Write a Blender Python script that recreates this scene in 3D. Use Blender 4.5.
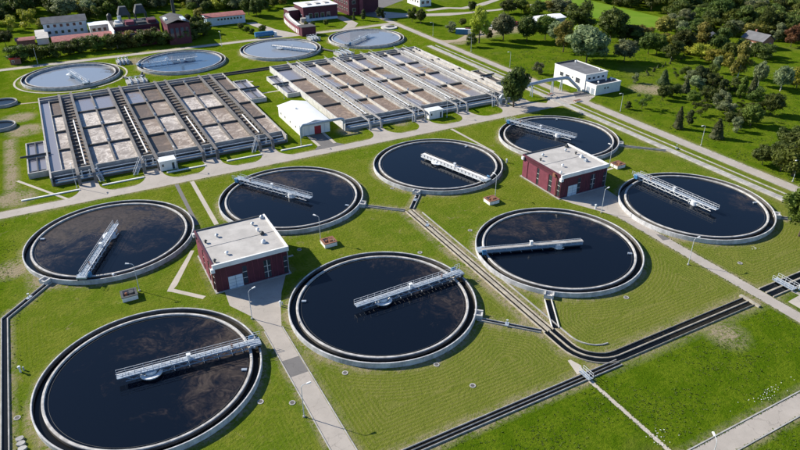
import bpy, math, random
import numpy as np
from mathutils import Vector, Matrix

# ------------------------------------------------------------------ camera, sky, sun, exposure
for o in list(bpy.data.objects):
    bpy.data.objects.remove(o)
SC = bpy.context.scene
COL = SC.collection
R = math.radians
# site axes: X and Y run along the plant's own grid, origin under the camera
cam_d = bpy.data.cameras.new('camera')
cam = bpy.data.objects.new('camera', cam_d)
COL.objects.link(cam)
cam_d.sensor_width = 36.0
cam_d.lens = 654.095 / 800 * 36.0
cam_d.clip_start = 1.0
cam_d.clip_end = 9000.0
cam.location = (0, 0, 75.383)
cam.rotation_euler = (Matrix.Rotation(R(-27.9), 3, 'Z') @ Matrix.Rotation(R(90 - 29.2163), 3, 'X') @ Matrix.Rotation(R(-0.2183), 3, 'Z')).to_euler()
SC.camera = cam

SUN_EL = 31.5
SUN_DIR = Vector((-0.645 * math.cos(R(SUN_EL)), 0.765 * math.cos(R(SUN_EL)), math.sin(R(SUN_EL)))).normalized()
W = bpy.data.worlds.new('World')
SC.world = W
W.use_nodes = True
wn = W.node_tree.nodes
sky = wn.new('ShaderNodeTexSky')
sky.sky_type = 'NISHITA'
sky.sun_disc = False
sky.sun_elevation = R(SUN_EL)
sky.sun_rotation = math.atan2(SUN_DIR.x, SUN_DIR.y)
sky.air_density = 1.0
sky.dust_density = 0.15
sky.ozone_density = 6.0
W.node_tree.links.new(sky.outputs[0], wn['Background'].inputs[0])
wn['Background'].inputs[1].default_value = 0.09
sd = bpy.data.lights.new('sun', 'SUN')
sd.energy = 5.0
sd.angle = R(0.53)
sd.color = (1.0, 0.915, 0.77)
sun = bpy.data.objects.new('sun', sd)
COL.objects.link(sun)
sun.rotation_euler = SUN_DIR.to_track_quat('Z', 'Y').to_euler()
SC.view_settings.view_transform = 'Standard'
SC.view_settings.look = 'None'
SC.view_settings.exposure = 0.68
SC.view_settings.gamma = 1.0
SC.view_settings.use_curve_mapping = False

rng = random.Random(7)
nrg = np.random.default_rng(11)

# ------------------------------------------------------------------ materials
class NT:
    def __init__(s, name):
        s.m = bpy.data.materials.new(name); s.m.use_nodes = True
        s.t = s.m.node_tree; s.n = s.t.nodes; s.l = s.t.links
        s.b = s.n['Principled BSDF']; s.out = s.n['Material Output']
    def new(s, typ, **kw):
        n = s.n.new(typ)
        for k, v in kw.items(): setattr(n, k, v)
        return n
    def link(s, a, b): s.l.new(a, b)
    def setin(s, sock, v):
        if hasattr(v, 'is_output') or isinstance(v, bpy.types.NodeSocket): s.l.new(v, sock)
        elif isinstance(v, (tuple, list)) and len(v) == 3 and sock.type == 'RGBA': sock.default_value = (*v, 1)
        else: sock.default_value = v
    def coord(s): return s.new('ShaderNodeTexCoord').outputs['Object']
    def pos(s): return s.new('ShaderNodeNewGeometry').outputs['Position']
    def noise(s, vec, scale, detail=3, rough=.55, dist=0.0, out=0):
        n = s.new('ShaderNodeTexNoise'); s.link(vec, n.inputs['Vector'])
        n.inputs['Scale'].default_value = scale; n.inputs['Detail'].default_value = detail
        n.inputs['Roughness'].default_value = rough; n.inputs['Distortion'].default_value = dist
        return n.outputs[out]
    def math(s, op, a, b=0.0, c=None, clamp=False):
        n = s.new('ShaderNodeMath', operation=op, use_clamp=clamp)
        s.setin(n.inputs[0], a); s.setin(n.inputs[1], b)
        if c is not None: s.setin(n.inputs[2], c)
        return n.outputs[0]
    def ramp(s, v, lo, hi, a=0.0, b=1.0):
        n = s.new('ShaderNodeMapRange'); n.clamp = True; n.interpolation_type = 'SMOOTHSTEP'
        s.setin(n.inputs['Value'], v)
        n.inputs['From Min'].default_value = lo; n.inputs['From Max'].default_value = hi
        n.inputs['To Min'].default_value = a; n.inputs['To Max'].default_value = b
        return n.outputs[0]
    def mix(s, f, a, b, typ='MIX'):
        n = s.new('ShaderNodeMix', data_type='RGBA', blend_type=typ)
        s.setin(n.inputs[0], f); s.setin(n.inputs[6], a); s.setin(n.inputs[7], b)
        return n.outputs[2]
    def attr(s, name, typ='GEOMETRY', out='Fac'):
        n = s.new('ShaderNodeAttribute', attribute_type=typ, attribute_name=name)
        return n.outputs[out]
    def bump(s, h, strength=.3, dist=.05):
        n = s.new('ShaderNodeBump'); n.inputs['Strength'].default_value = strength
        n.inputs['Distance'].default_value = dist; s.link(h, n.inputs['Height'])
        s.link(n.outputs[0], s.b.inputs['Normal'])
    def col(s, v): s.setin(s.b.inputs['Base Color'], v)
    def rough(s, v): s.setin(s.b.inputs['Roughness'], v)

M = {}
def plain(name, col, rough=.7, var=.18, scale=.6, metal=0.0, streak=0.0, fine=6.0, bump=.15, spec=.4):
    """painted / cast surface with blotchy wear, optional rain streaks"""
    t = NT(name)
    p = t.pos()
    n1 = t.noise(p, scale, 4, .6); n2 = t.noise(p, fine, 3, .6)
    c = t.mix(t.ramp(n1, .3, .75, 0, 1), tuple(x * (1 - var) for x in col), tuple(min(1, x * (1 + var * .6)) for x in col))
    c = t.mix(t.ramp(n2, .45, .75, 0, var * .8), c, tuple(x * .55 for x in col))
    if streak > 0:
        mp = t.new('ShaderNodeMapping'); mp.inputs['Scale'].default_value = (2.2, 2.2, .22); t.link(p, mp.inputs[0])
        n3 = t.noise(mp.outputs[0], 1.3, 4, .65)
        c = t.mix(t.ramp(n3, .5, .78, 0, streak), c, tuple(x * .38 for x in col))
    t.col(c); t.rough(rough); t.b.inputs['Metallic'].default_value = metal
    t.b.inputs['Specular IOR Level'].default_value = spec
    if bump: t.bump(n2, bump, .03)
    M[name] = t.m
    return t.m

plain('concrete', (.40, .395, .385), .85, .28, .5, streak=.45)
plain('concrete_pale', (.58, .575, .56), .8, .22, .6, streak=.35)
plain('tank_paint', (.53, .535, .55), .8, .34, .7, streak=.6, fine=3.5)
plain('weir_concrete', (.50, .49, .475), .85, .36, .8, streak=.3, fine=3.5)
plain('concrete_warm', (.40, .365, .30), .85, .3, .8, streak=.2)
plain('concrete_dark', (.12, .115, .11), .9, .35, .6, streak=.4)
plain('walkway_grey', (.17, .16, .155), .75, .3, .5, streak=0)
plain('walkway_pale', (.40, .385, .37), .75, .25, .5, streak=0)
plain('walkway_cream', (.54, .51, .46), .75, .25, .5, streak=0)
plain('white_paint', (.80, .80, .79), .55, .10, .5, streak=.18)
plain('white_metal', (.74, .77, .80), .45, .10, 1.0)
plain('galvanised', (.40, .46, .53), .4, .2, 1.5, metal=.25)
plain('rail_metal', (.55, .58, .62), .45, .12, 2.0)
plain('blue_paint', (.05, .19, .38), .45, .2, 1.0)
plain('blue_grey_paint', (.22, .31, .42), .5, .2, .8)
plain('pale_blue', (.55, .66, .76), .55, .12, .8, streak=.15)
plain('maroon', (.090, .018, .034), .65, .22, .5, streak=.3)
plain('maroon_panel', (.19, .045, .072), .6, .2, .7, streak=.25)
plain('roof_felt', (.46, .445, .43), .9, .16, .35, fine=3)
plain('roof_dark', (.085, .085, .09), .85, .3, .4)
plain('roof_grey', (.16, .165, .18), .8, .25, .4)
plain('roof_red', (.29, .10, .095), .75, .3, .6)
plain('roof_white', (.82, .83, .85), .5, .06, .4)
plain('red_door', (.36, .02, .03), .5, .15, 1)
plain('orange_paint', (.25, .115, .07), .6, .25, 1.5)
plain('rust', (.30, .12, .06), .85, .35, 1.5)
plain('brick', (.30, .14, .10), .85, .3, .9)
plain('tyre', (.02, .02, .02), .85, .2, 2)
plain('car_red', (.45, .02, .02), .3, .05, 1)
plain('car_dark', (.03, .035, .05), .3, .05, 1)
plain('car_silver', (.5, .52, .55), .3, .05, 1)
plain('steel_dark', (.06, .065, .07), .6, .3, .8)
plain('bark', (.10, .075, .05), .9, .35, 1.2)
plain('birch_bark', (.55, .53, .48), .8, .35, 1.2)
plain('lamp_white', (.78, .79, .80), .4, .05, 1)

def glass_mat():
    t = NT('window_glass'); t.col((.03, .04, .055)); t.rough(.08); t.b.inputs['Specular IOR Level'].default_value = .8
    M['glass'] = t.m
glass_mat()

def road_mat(name, base, dark):
    t = NT(name); p = t.pos()
    n1 = t.noise(p, .22, 5, .62); n2 = t.noise(p, 2.0, 4, .65); n3 = t.noise(p, 14, 2, .6)
    c = t.mix(t.ramp(n1, .34, .68), tuple(x * .84 for x in base), base)
    c = t.mix(t.ramp(n2, .55, .72, 0, .45), c, dark)
    c = t.mix(t.ramp(n3, .3, .8, 0, .3), c, tuple(min(1, x * 1.25) for x in base))
    vo = t.new('ShaderNodeTexVoronoi', feature='DISTANCE_TO_EDGE'); vo.inputs['Scale'].default_value = .16
    wv = t.new('ShaderNodeVectorMath', operation='MULTIPLY_ADD'); nd = t.new('ShaderNodeTexNoise'); nd.inputs['Scale'].default_value = .8; t.link(p, nd.inputs['Vector']); t.link(nd.outputs[1], wv.inputs[0]); wv.inputs[1].default_value = (2.5, 2.5, 0); t.link(p, wv.inputs[2]); t.link(wv.outputs[0], vo.inputs['Vector'])
    c = t.mix(t.ramp(vo.outputs[0], .0, .010, .35, 0), c, tuple(x * .5 for x in dark))
    n4 = t.noise(p, .06, 4, .6, .5)
    c = t.mix(t.ramp(n4, .5, .7, 0, .35), c, tuple(x * .7 for x in base))
    t.col(c); t.rough(.9); t.bump(n3, .3, .03)
    M[name] = t.m
road_mat('road', (.40, .365, .33), (.23, .21, .19))
road_mat('asphalt_patch', (.15, .145, .145), (.09, .09, .09))
road_mat('path_concrete', (.46, .42, .37), (.28, .26, .22))
road_mat('dirt', (.34, .28, .20), (.20, .17, .11))

def water_mat(name, deep, foam, rough=.10, foam_lo=.52, foam_hi=.66, scale=.13, strength=1.0, fine=.9, side_k=.016):
    """dark water with drifting scum. object property 'scum' shifts the amount, 'scum_dir' the side it gathers on"""
    t = NT(name)
    co = t.coord()
    amt = t.attr('scum', 'OBJECT'); ang = t.attr('scum_dir', 'OBJECT')
    info = t.new('ShaderNodeObjectInfo')
    off = t.new('ShaderNodeVectorMath', operation='ADD'); t.link(co, off.inputs[0])
    cmb = t.new('ShaderNodeCombineXYZ'); t.link(t.math('MULTIPLY', info.outputs['Random'], 90.0), cmb.inputs[2]); t.link(cmb.outputs[0], off.inputs[1])
    sw = t.new('ShaderNodeTexNoise'); t.link(off.outputs[0], sw.inputs['Vector']); sw.inputs['Scale'].default_value = .09; sw.inputs['Detail'].default_value = 2
    ws = t.new('ShaderNodeVectorMath', operation='MULTIPLY_ADD'); t.link(sw.outputs[1], ws.inputs[0]); ws.inputs[1].default_value = (9, 9, 0); t.link(off.outputs[0], ws.inputs[2])
    n1 = t.noise(ws.outputs[0], scale, 6, .62, .8)
    n2 = t.noise(ws.outputs[0], fine, 5, .65, 1.2)
    sep = t.new('ShaderNodeSeparateXYZ'); t.link(co, sep.inputs[0])
    side = t.math('ADD', t.math('MULTIPLY', sep.outputs[0], t.math('COSINE', ang)), t.math('MULTIPLY', sep.outputs[1], t.math('SINE', ang)))
    side = t.math('MULTIPLY', side, side_k)
    f = t.math('ADD', t.math('ADD', n1, amt), side)
    f = t.math('ADD', f, t.math('MULTIPLY', t.math('SUBTRACT', n2, .5), .42))
    fm = t.ramp(f, foam_lo, foam_hi, 0, strength)
    fc = t.mix(t.ramp(n2, .35, .7), tuple(x * .45 for x in foam), foam)
    c = t.mix(fm, deep, fc)
    t.col(c); t.rough(t.ramp(fm, 0, 1, rough, .6)); t.b.inputs['IOR'].default_value = 1.33
    t.b.inputs['Specular IOR Level'].default_value = .36
    n3 = t.noise(co, 1.6, 2, .5)
    t.bump(n3, .04, .02)
    M[name] = t.m
water_mat('tank_water', (.004, .007, .014), (.082, .062, .052), .07, .52, .86, .10, .75)
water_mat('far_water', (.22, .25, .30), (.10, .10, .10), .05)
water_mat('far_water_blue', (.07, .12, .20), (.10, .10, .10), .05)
water_mat('channel_water', (.004, .005, .006), (.02, .018, .012), .25)
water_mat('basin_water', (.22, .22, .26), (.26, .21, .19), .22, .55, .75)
water_mat('basin_brown', (.125, .10, .085), (.26, .20, .165), .55, .42, .66, .3)
water_mat('basin_foam', (.28, .25, .235), (.76, .70, .655), .7, .33, .62, .32, 1.0, 1.1)
water_mat('basin_tan', (.24, .195, .17), (.64, .56, .50), .7, .42, .66, .32, 1.0, 1.1)
water_mat('basin_mixed', (.23, .225, .255), (.35, .27, .22), .3, .49, .56, .12, 1.0, .7, side_k=.045)
water_mat('basin_clay', (.19, .145, .12), (.37, .285, .23), .6, .30, .62, .3, 1.0, .8)

def grass_mat():
    t = NT('grass')
    p = t.pos()
    lush = t.attr('lush'); wear = t.attr('wear'); mow = t.attr('mow'); strp = t.attr('stripe'); meadow = t.attr('meadow')
    nL = t.noise(p, .035, 4, .6); nM = t.noise(p, .22, 5, .65); nF = t.noise(p, 1.6, 5, .7); nX = t.noise(p, 7, 3, .7)
    nW = t.noise(p, .5, 3, .6)
    # mown turf: yellow-olive to fresh green
    cm = t.mix(t.ramp(nL, .42, .58), (0.1008, 0.1710, 0.0054), (0.1350, 0.1845, 0.0108))
    cm = t.mix(t.ramp(nM, .46, .60, 0, .65), cm, (.20, .225, .028))
    cm = t.mix(t.ramp(nF, .46, .60, 0, .55), cm, (.075, .135, .006))
    nP = t.noise(p, 1.1, 6, .8, .4); nS = t.noise(p, .33, 4, .65, 1.0)
    cm = t.mix(t.ramp(nP, .50, .62, 0, .5), cm, (.066, .120, .005))
    cm = t.mix(t.ramp(nP, .34, .46, .55, 0), cm, (.235, .255, .04))
    cm = t.mix(t.ramp(nS, .63, .70, 0, .7), cm, (.27, .235, .11))
    # windrows of clippings left by the mower
    ph = t.math('ADD', t.math('MULTIPLY', mow, 2 * math.pi / .70), t.math('MULTIPLY', nW, .7))
    st = t.ramp(t.math('SINE', ph), -.8, 1.0, 0, .5)
    cm = t.mix(t.math('MULTIPLY', strp, .5), cm, (.158, .180, .036))
    st = t.math('MULTIPLY', st, t.math('MULTIPLY', strp, t.ramp(nM, .25, .6, .35, 1)))
    cm = t.mix(t.math('MULTIPLY', st, t.ramp(nF, .3, .6, .4, 1)), cm, (.235, .235, .070))
    # unmown grass: deep green, tufted
    cl = t.mix(t.ramp(nM, .42, .58), (.080, .138, .005), (.122, .178, .010))
    cl = t.mix(t.ramp(nF, .47, .62, 0, .6), cl, (.045, .105, .004))
    cl = t.mix(t.ramp(nX, .55, .75, 0, .6), cl, (.18, .25, .03))
    nY = t.noise(p, 2.2, 6, .8)
    cl = t.mix(t.ramp(nY, .5, .6, 0, .6), cl, (.045, .10, .004))
    cl = t.mix(t.ramp(nL, .60, .74, 0, .5), cl, (.17, .14, .055))
    # meadow by the trees
    cd = t.mix(t.ramp(nM, .42, .58), (.088, .148, .007), (.132, .182, .013))
    cd = t.mix(t.ramp(nF, .47, .62, 0, .6), cd, (.055, .115, .007))
    cd = t.mix(t.ramp(nL, .56, .74, 0, .5), cd, (.19, .18, .06))
    c = t.mix(lush, cm, cl)
    c = t.mix(meadow, c, cd)
    we = t.math('MULTIPLY', wear, t.ramp(t.math('ADD', nF, t.math('MULTIPLY', nM, .6)), .62, .95))
    c = t.mix(t.math('MINIMUM', t.math('MULTIPLY', we, 1.6), 1.0), c, (.33, .28, .19))
    c = t.mix(t.ramp(nX, .3, .8, 0, .5), c, t.mix(1.0, c, (.45, .45, .45), 'MULTIPLY'))
    t.col(c); t.rough(1.0); t.b.inputs['Specular IOR Level'].default_value = .0
    h = t.math('ADD', nF, t.math('MULTIPLY', nX, .5))
    t.bump(h, .9, .3)
    M['grass'] = t.m
grass_mat()

def field_mat():
    t = NT('field_grass'); p = t.pos(); n1 = t.noise(p, .08, 4, .6); n2 = t.noise(p, 2.5, 4, .7)
    c = t.mix(t.ramp(n1, .35, .65), (.11, .215, .012), (.145, .24, .02)); c = t.mix(t.ramp(n2, .5, .75, 0, .4), c, (.075, .14, .015))
    t.col(c); t.rough(.95); t.b.inputs['Specular IOR Level'].default_value = .1; t.bump(n2, .4, .15); M['field_grass'] = t.m
field_mat()

def leaf_mat(name, dark, light, trans=.28):
    t = NT(name)
    oi = t.new('ShaderNodeObjectInfo')
    p = t.coord()
    n = t.noise(p, 3.2, 3, .6)
    wn_ = t.new('ShaderNodeTexWhiteNoise', noise_dimensions='3D'); t.link(p, wn_.inputs['Vector'])
    c = t.mix(t.ramp(n, .35, .68), dark, light)
    hs = t.new('ShaderNodeHueSaturation'); t.link(c, hs.inputs['Color'])
    t.link(t.math('ADD', t.math('MULTIPLY', oi.outputs['Random'], .7), .65), hs.inputs['Value'])
    t.link(t.math('ADD', t.math('MULTIPLY', oi.outputs['Random'], .05), .475), hs.inputs['Hue'])
    t.col(hs.outputs[0]); t.rough(.6); t.b.inputs['Specular IOR Level'].default_value = .25
    tr = t.new('ShaderNodeBsdfTranslucent'); t.link(hs.outputs[0], tr.inputs[0])
    mx = t.new('ShaderNodeMixShader'); mx.inputs[0].default_value = trans
    t.link(t.b.outputs[0], mx.inputs[1]); t.link(tr.outputs[0], mx.inputs[2]); t.link(mx.outputs[0], t.out.inputs[0])
    M[name] = t.m
leaf_mat('leaf_dark', (.050, .078, .014), (.128, .158, .032), .4)
leaf_mat('leaf_grey', (0.118, 0.151, 0.071), (0.289, 0.325, 0.159), .40)
leaf_mat('leaf_yellow', (0.206, 0.230, 0.023), (0.484, 0.484, 0.056), .40)
leaf_mat('leaf_conifer', (.046, .068, .020), (.105, .125, .040), .3)
leaf_mat('leaf_olive', (0.151, 0.151, 0.029), (0.345, 0.308, 0.068), .40)
leaf_mat('leaf_mid', (.080, .118, .014), (.170, .208, .034), .4)
leaf_mat('leaf_autumn', (0.143, 0.071, 0.029), (0.281, 0.159, 0.064), .40)
LEAF = ['leaf_dark', 'leaf_grey', 'leaf_yellow', 'leaf_conifer', 'leaf_olive', 'leaf_mid', 'leaf_autumn']

def tuft_mat():
    t = NT('grass_tuft'); p = t.pos()
    n = t.noise(p, .9, 3, .6); n2 = t.noise(p, 9, 2, .6)
    c = t.mix(t.ramp(n, .35, .65), (.085, .145, .008), (.135, .19, .02))
    c = t.mix(t.ramp(n2, .55, .8, 0, .6), c, (.20, .22, .07))
    t.col(c); t.rough(.8)
    tr = t.new('ShaderNodeBsdfTranslucent'); t.link(c, tr.inputs[0]); mx = t.new('ShaderNodeMixShader'); mx.inputs[0].default_value = .5
    t.link(t.b.outputs[0], mx.inputs[1]); t.link(tr.outputs[0], mx.inputs[2]); t.link(mx.outputs[0], t.out.inputs[0])
    M['tuft'] = t.m
tuft_mat()

# ------------------------------------------------------------------ mesh helpers
class MB:
    def __init__(s): s.v = []; s.f = []
    def add(s, vs, fs):
        o = len(s.v); s.v += [tuple(map(float, v)) for v in vs]; s.f += [tuple(i + o for i in f) for f in fs]; return s
    def box(s, x0, x1, y0, y1, z0, z1):
        return s.add([(x0, y0, z0), (x1, y0, z0), (x1, y1, z0), (x0, y1, z0), (x0, y0, z1), (x1, y0, z1), (x1, y1, z1), (x0, y1, z1)],
                     [(0, 3, 2, 1), (4, 5, 6, 7), (0, 1, 5, 4), (1, 2, 6, 5), (2, 3, 7, 6), (3, 0, 4, 7)])
    def bar(s, p, q, w, h=None):
        """square bar from p to q"""
        h = h or w; p = Vector(p); q = Vector(q); d = (q - p).normalized()
        up = Vector((0, 0, 1)) if abs(d.z) < .98 else Vector((1, 0, 0))
        sx = d.cross(up).normalized() * w / 2; sy = sx.cross(d).normalized() * h / 2
        vs = [p - sx - sy, p + sx - sy, p + sx + sy, p - sx + sy, q - sx - sy, q + sx - sy, q + sx + sy, q - sx + sy]
        return s.add(vs, [(0, 1, 2, 3), (7, 6, 5, 4), (0, 4, 5, 1), (1, 5, 6, 2), (2, 6, 7, 3), (3, 7, 4, 0)])
    def cyl(s, p, q, r0, r1=None, n=12, cap=True):
        r1 = r0 if r1 is None else r1; p = Vector(p); q = Vector(q); d = (q - p).normalized()
        up = Vector((0, 0, 1)) if abs(d.z) < .9 else Vector((1, 0, 0))
        u = d.cross(up).normalized(); w = d.cross(u)
        vs = [p + (u * math.cos(t) + w * math.sin(t)) * r0 for t in [2 * math.pi * i / n for i in range(n)]]
        vs += [q + (u * math.cos(t) + w * math.sin(t)) * r1 for t in [2 * math.pi * i / n for i in range(n)]]
        fs = [(i, (i + 1) % n, n + (i + 1) % n, n + i) for i in range(n)]
        if cap: fs += [tuple(reversed(range(n))), tuple(range(n, 2 * n))]
        return s.add(vs, [tuple(reversed(f)) for f in fs])
    def tube(s, pts, r, n=10):
        """round pipe along a polyline with mitred joints"""
        P = [Vector(p) for p in pts]; rings = []
        for i, p in enumerate(P):
            d = ((P[i + 1] - p).normalized() if i < len(P) - 1 else Vector()) + ((p - P[i - 1]).normalized() if i else Vector())
            d.normalize()
            up = Vector((0, 0, 1)) if abs(d.z) < .9 else Vector((1, 0, 0))
            if i:
                u = rings_u - d * rings_u.dot(d); u.normalize()
            else: u = d.cross(up).normalized()
            rings_u = u; w = d.cross(u)
            rings.append([p + (u * math.cos(t) + w * math.sin(t)) * r for t in [2 * math.pi * k / n for k in range(n)]])
        vs = [v for rg in rings for v in rg]; fs = []
        for i in range(len(P) - 1):
            for k in range(n):
                fs.append((i * n + k, (i + 1) * n + k, (i + 1) * n + (k + 1) % n, i * n + (k + 1) % n))
        fs += [tuple(range(n)), tuple(reversed(range((len(P) - 1) * n, len(P) * n)))]
        return s.add(vs, [tuple(reversed(f)) for f in fs])
    def sect(s, pts, prof):
        """sweep a closed 2D profile [(side, up)] along a horizontal polyline of (x, y)"""
        P = [Vector((p[0], p[1], 0)) for p in pts]; n = len(prof); vs = []
        for i, p in enumerate(P):
            d0 = (p - P[i - 1]).normalized() if i else (P[1] - p).normalized()
            d1 = (P[i + 1] - p).normalized() if i < len(P) - 1 else d0
            d = (d0 + d1).normalized(); k = 1 / max(.35, d.dot(d1))
            sd_ = Vector((-d.y, d.x, 0)) * k
            vs += [p + sd_ * a + Vector((0, 0, b)) for a, b in prof]
        fs = []
        for i in range(len(P) - 1):
            for k in range(n):
                fs.append((i * n + k, i * n + (k + 1) % n, (i + 1) * n + (k + 1) % n, (i + 1) * n + k))
        fs += [tuple(range(n)), tuple(reversed(range((len(P) - 1) * n, len(P) * n)))]
        return s.add(vs, [tuple(reversed(f)) for f in fs])
    def ring(s, prof, n=144, a0=0.0, a1=2 * math.pi, c=(0, 0)):
        """revolve a closed profile [(r, z)]"""
        full = abs(a1 - a0 - 2 * math.pi) < 1e-6; m = n if full else n + 1; k = len(prof); vs = []
        for i in range(m):
            t = a0 + (a1 - a0) * i / n
            vs += [(c[0] + r * math.cos(t), c[1] + r * math.sin(t), z) for r, z in prof]
        fs = []
        for i in range(n):
            j = (i + 1) % m
            for q in range(k):
                fs.append((i * k + q, j * k + q, j * k + (q + 1) % k, i * k + (q + 1) % k))
        if not full: fs += [tuple(reversed(range(k))), tuple(range((m - 1) * k, m * k))]
        return s.add(vs, [tuple(f) for f in fs])
    def disc(s, r, z, n=128, c=(0, 0)):
        return s.add([(c[0] + r * math.cos(2 * math.pi * i / n), c[1] + r * math.sin(2 * math.pi * i / n), z) for i in range(n)], [tuple(range(n))])
    def prism(s, pts, z0, z1):
        n = len(pts)
        return s.add([(x, y, z0) for x, y in pts] + [(x, y, z1) for x, y in pts],
                     [tuple(reversed(range(n))), tuple(range(n, 2 * n))] + [(i, (i + 1) % n, n + (i + 1) % n, n + i) for i in range(n)])
    def sheet(s, pts, z): return s.add([(x, y, z) for x, y in pts], [tuple(range(len(pts)))])
    def mesh(s, name, mat=None, ang=35):
        me = bpy.data.meshes.new(name); me.from_pydata(s.v, [], s.f)
        if mat: me.materials.append(M[mat])
        me.polygons.foreach_set('use_smooth', [True] * len(me.polygons)); me.set_sharp_from_angle(angle=R(ang)); me.update()
        return me
    def build(s, name, mat, parent=None, loc=None, ang=35):
        o = bpy.data.objects.new(name, s.mesh(name, mat, ang)); COL.objects.link(o)
        if parent: o.parent = parent
        if loc: o.location = loc
        return o

def thing(name, label, cat, loc=(0, 0, 0), rz=0.0, group=None):
    o = bpy.data.objects.new(name, None); COL.objects.link(o); o.empty_display_size = .5
    o.location = loc; o.rotation_euler = (0, 0, rz); tag(o, label, cat, group); return o
def tag(o, label=None, cat=None, group=None, kind=None):
    if label: o['label'] = label
    if cat: o['category'] = cat
    if group: o['group'] = group
    if kind: o['kind'] = kind
    return o
def put(name, me, parent, loc=(0, 0, 0), rz=0.0, scale=None):
    o = bpy.data.objects.new(name, me); COL.objects.link(o); o.parent = parent
    o.location = loc; o.rotation_euler = (0, 0, rz)
    if scale: o.scale = scale
    return o
def copy_tree(o, parent=None):
    c = o.copy(); COL.objects.link(c)
    if parent: c.parent = parent
    for ch in list(o.children): copy_tree(ch, c)
    return c

# ------------------------------------------------------------------ layout of the plant (metres on the site grid)
RT = 18.1
KT = 1.0054
AX = [q * KT for q in (2.2, 45.0, 87.9, 130.7)]
BX = [q * KT for q in (92.2, 143.3)]
FX = [q * KT for q in (4.7, 47.6, 91.2, 133.8)]; FY = 286.3 * KT
TANKS = [(a, b) for b in BX for a in AX] + [(a, FY) for a in FX]
PUMP = [(18.0, 111.9), (105.0, 111.9)]
CH_SEG = [((-70, 58.65), (66, 58.65), .95), ((68.4, 124.5), (68.4, 66), 1.9), ((70, 60.0), (150, 60.0), 1.9), ((-10.9, 132.4), (-19.6, 122.3), .9), ((-19.6, 122.3), (-19.6, 40), .9),
          ((75.2, 131.8), (69, 124.8), .7), ((59.2, 132.2), (68, 124.8), .7), ((75.9, 80.6), (69, 72.5), .7), ((58.5, 80.3), (67.5, 71.5), .7),
          ((154.4, 40), (154.4, 262), 1.2), ((143.3, 131.2), (154, 121), .6), ((143.3, 80), (154, 70), .6)]
ROADS = [((-400, 169.2), (141, 169.2), 2.2), ((162.8, -20), (162.8, 420), 1.75), ((112.4, -40), (112.4, 106), 1.45), ((24.15, -40), (24.15, 104), 1.55), ((60, 38.0), (250, 38.0), 1.55), ((-400, 313), (160, 313), 1.6)]
LUSH_X = 34.0

def seg_dist(X, Y, p, q):
    px, py = p; dx, dy = q[0] - px, q[1] - py; L = dx * dx + dy * dy
    t = np.clip(((X - px) * dx + (Y - py) * dy) / L, 0, 1)
    return np.hypot(X - px - t * dx, Y - py - t * dy)

def sstep(x, a, b):
    t = np.clip((x - a) / (b - a), 0, 1); return t * t * (3 - 2 * t)

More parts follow.
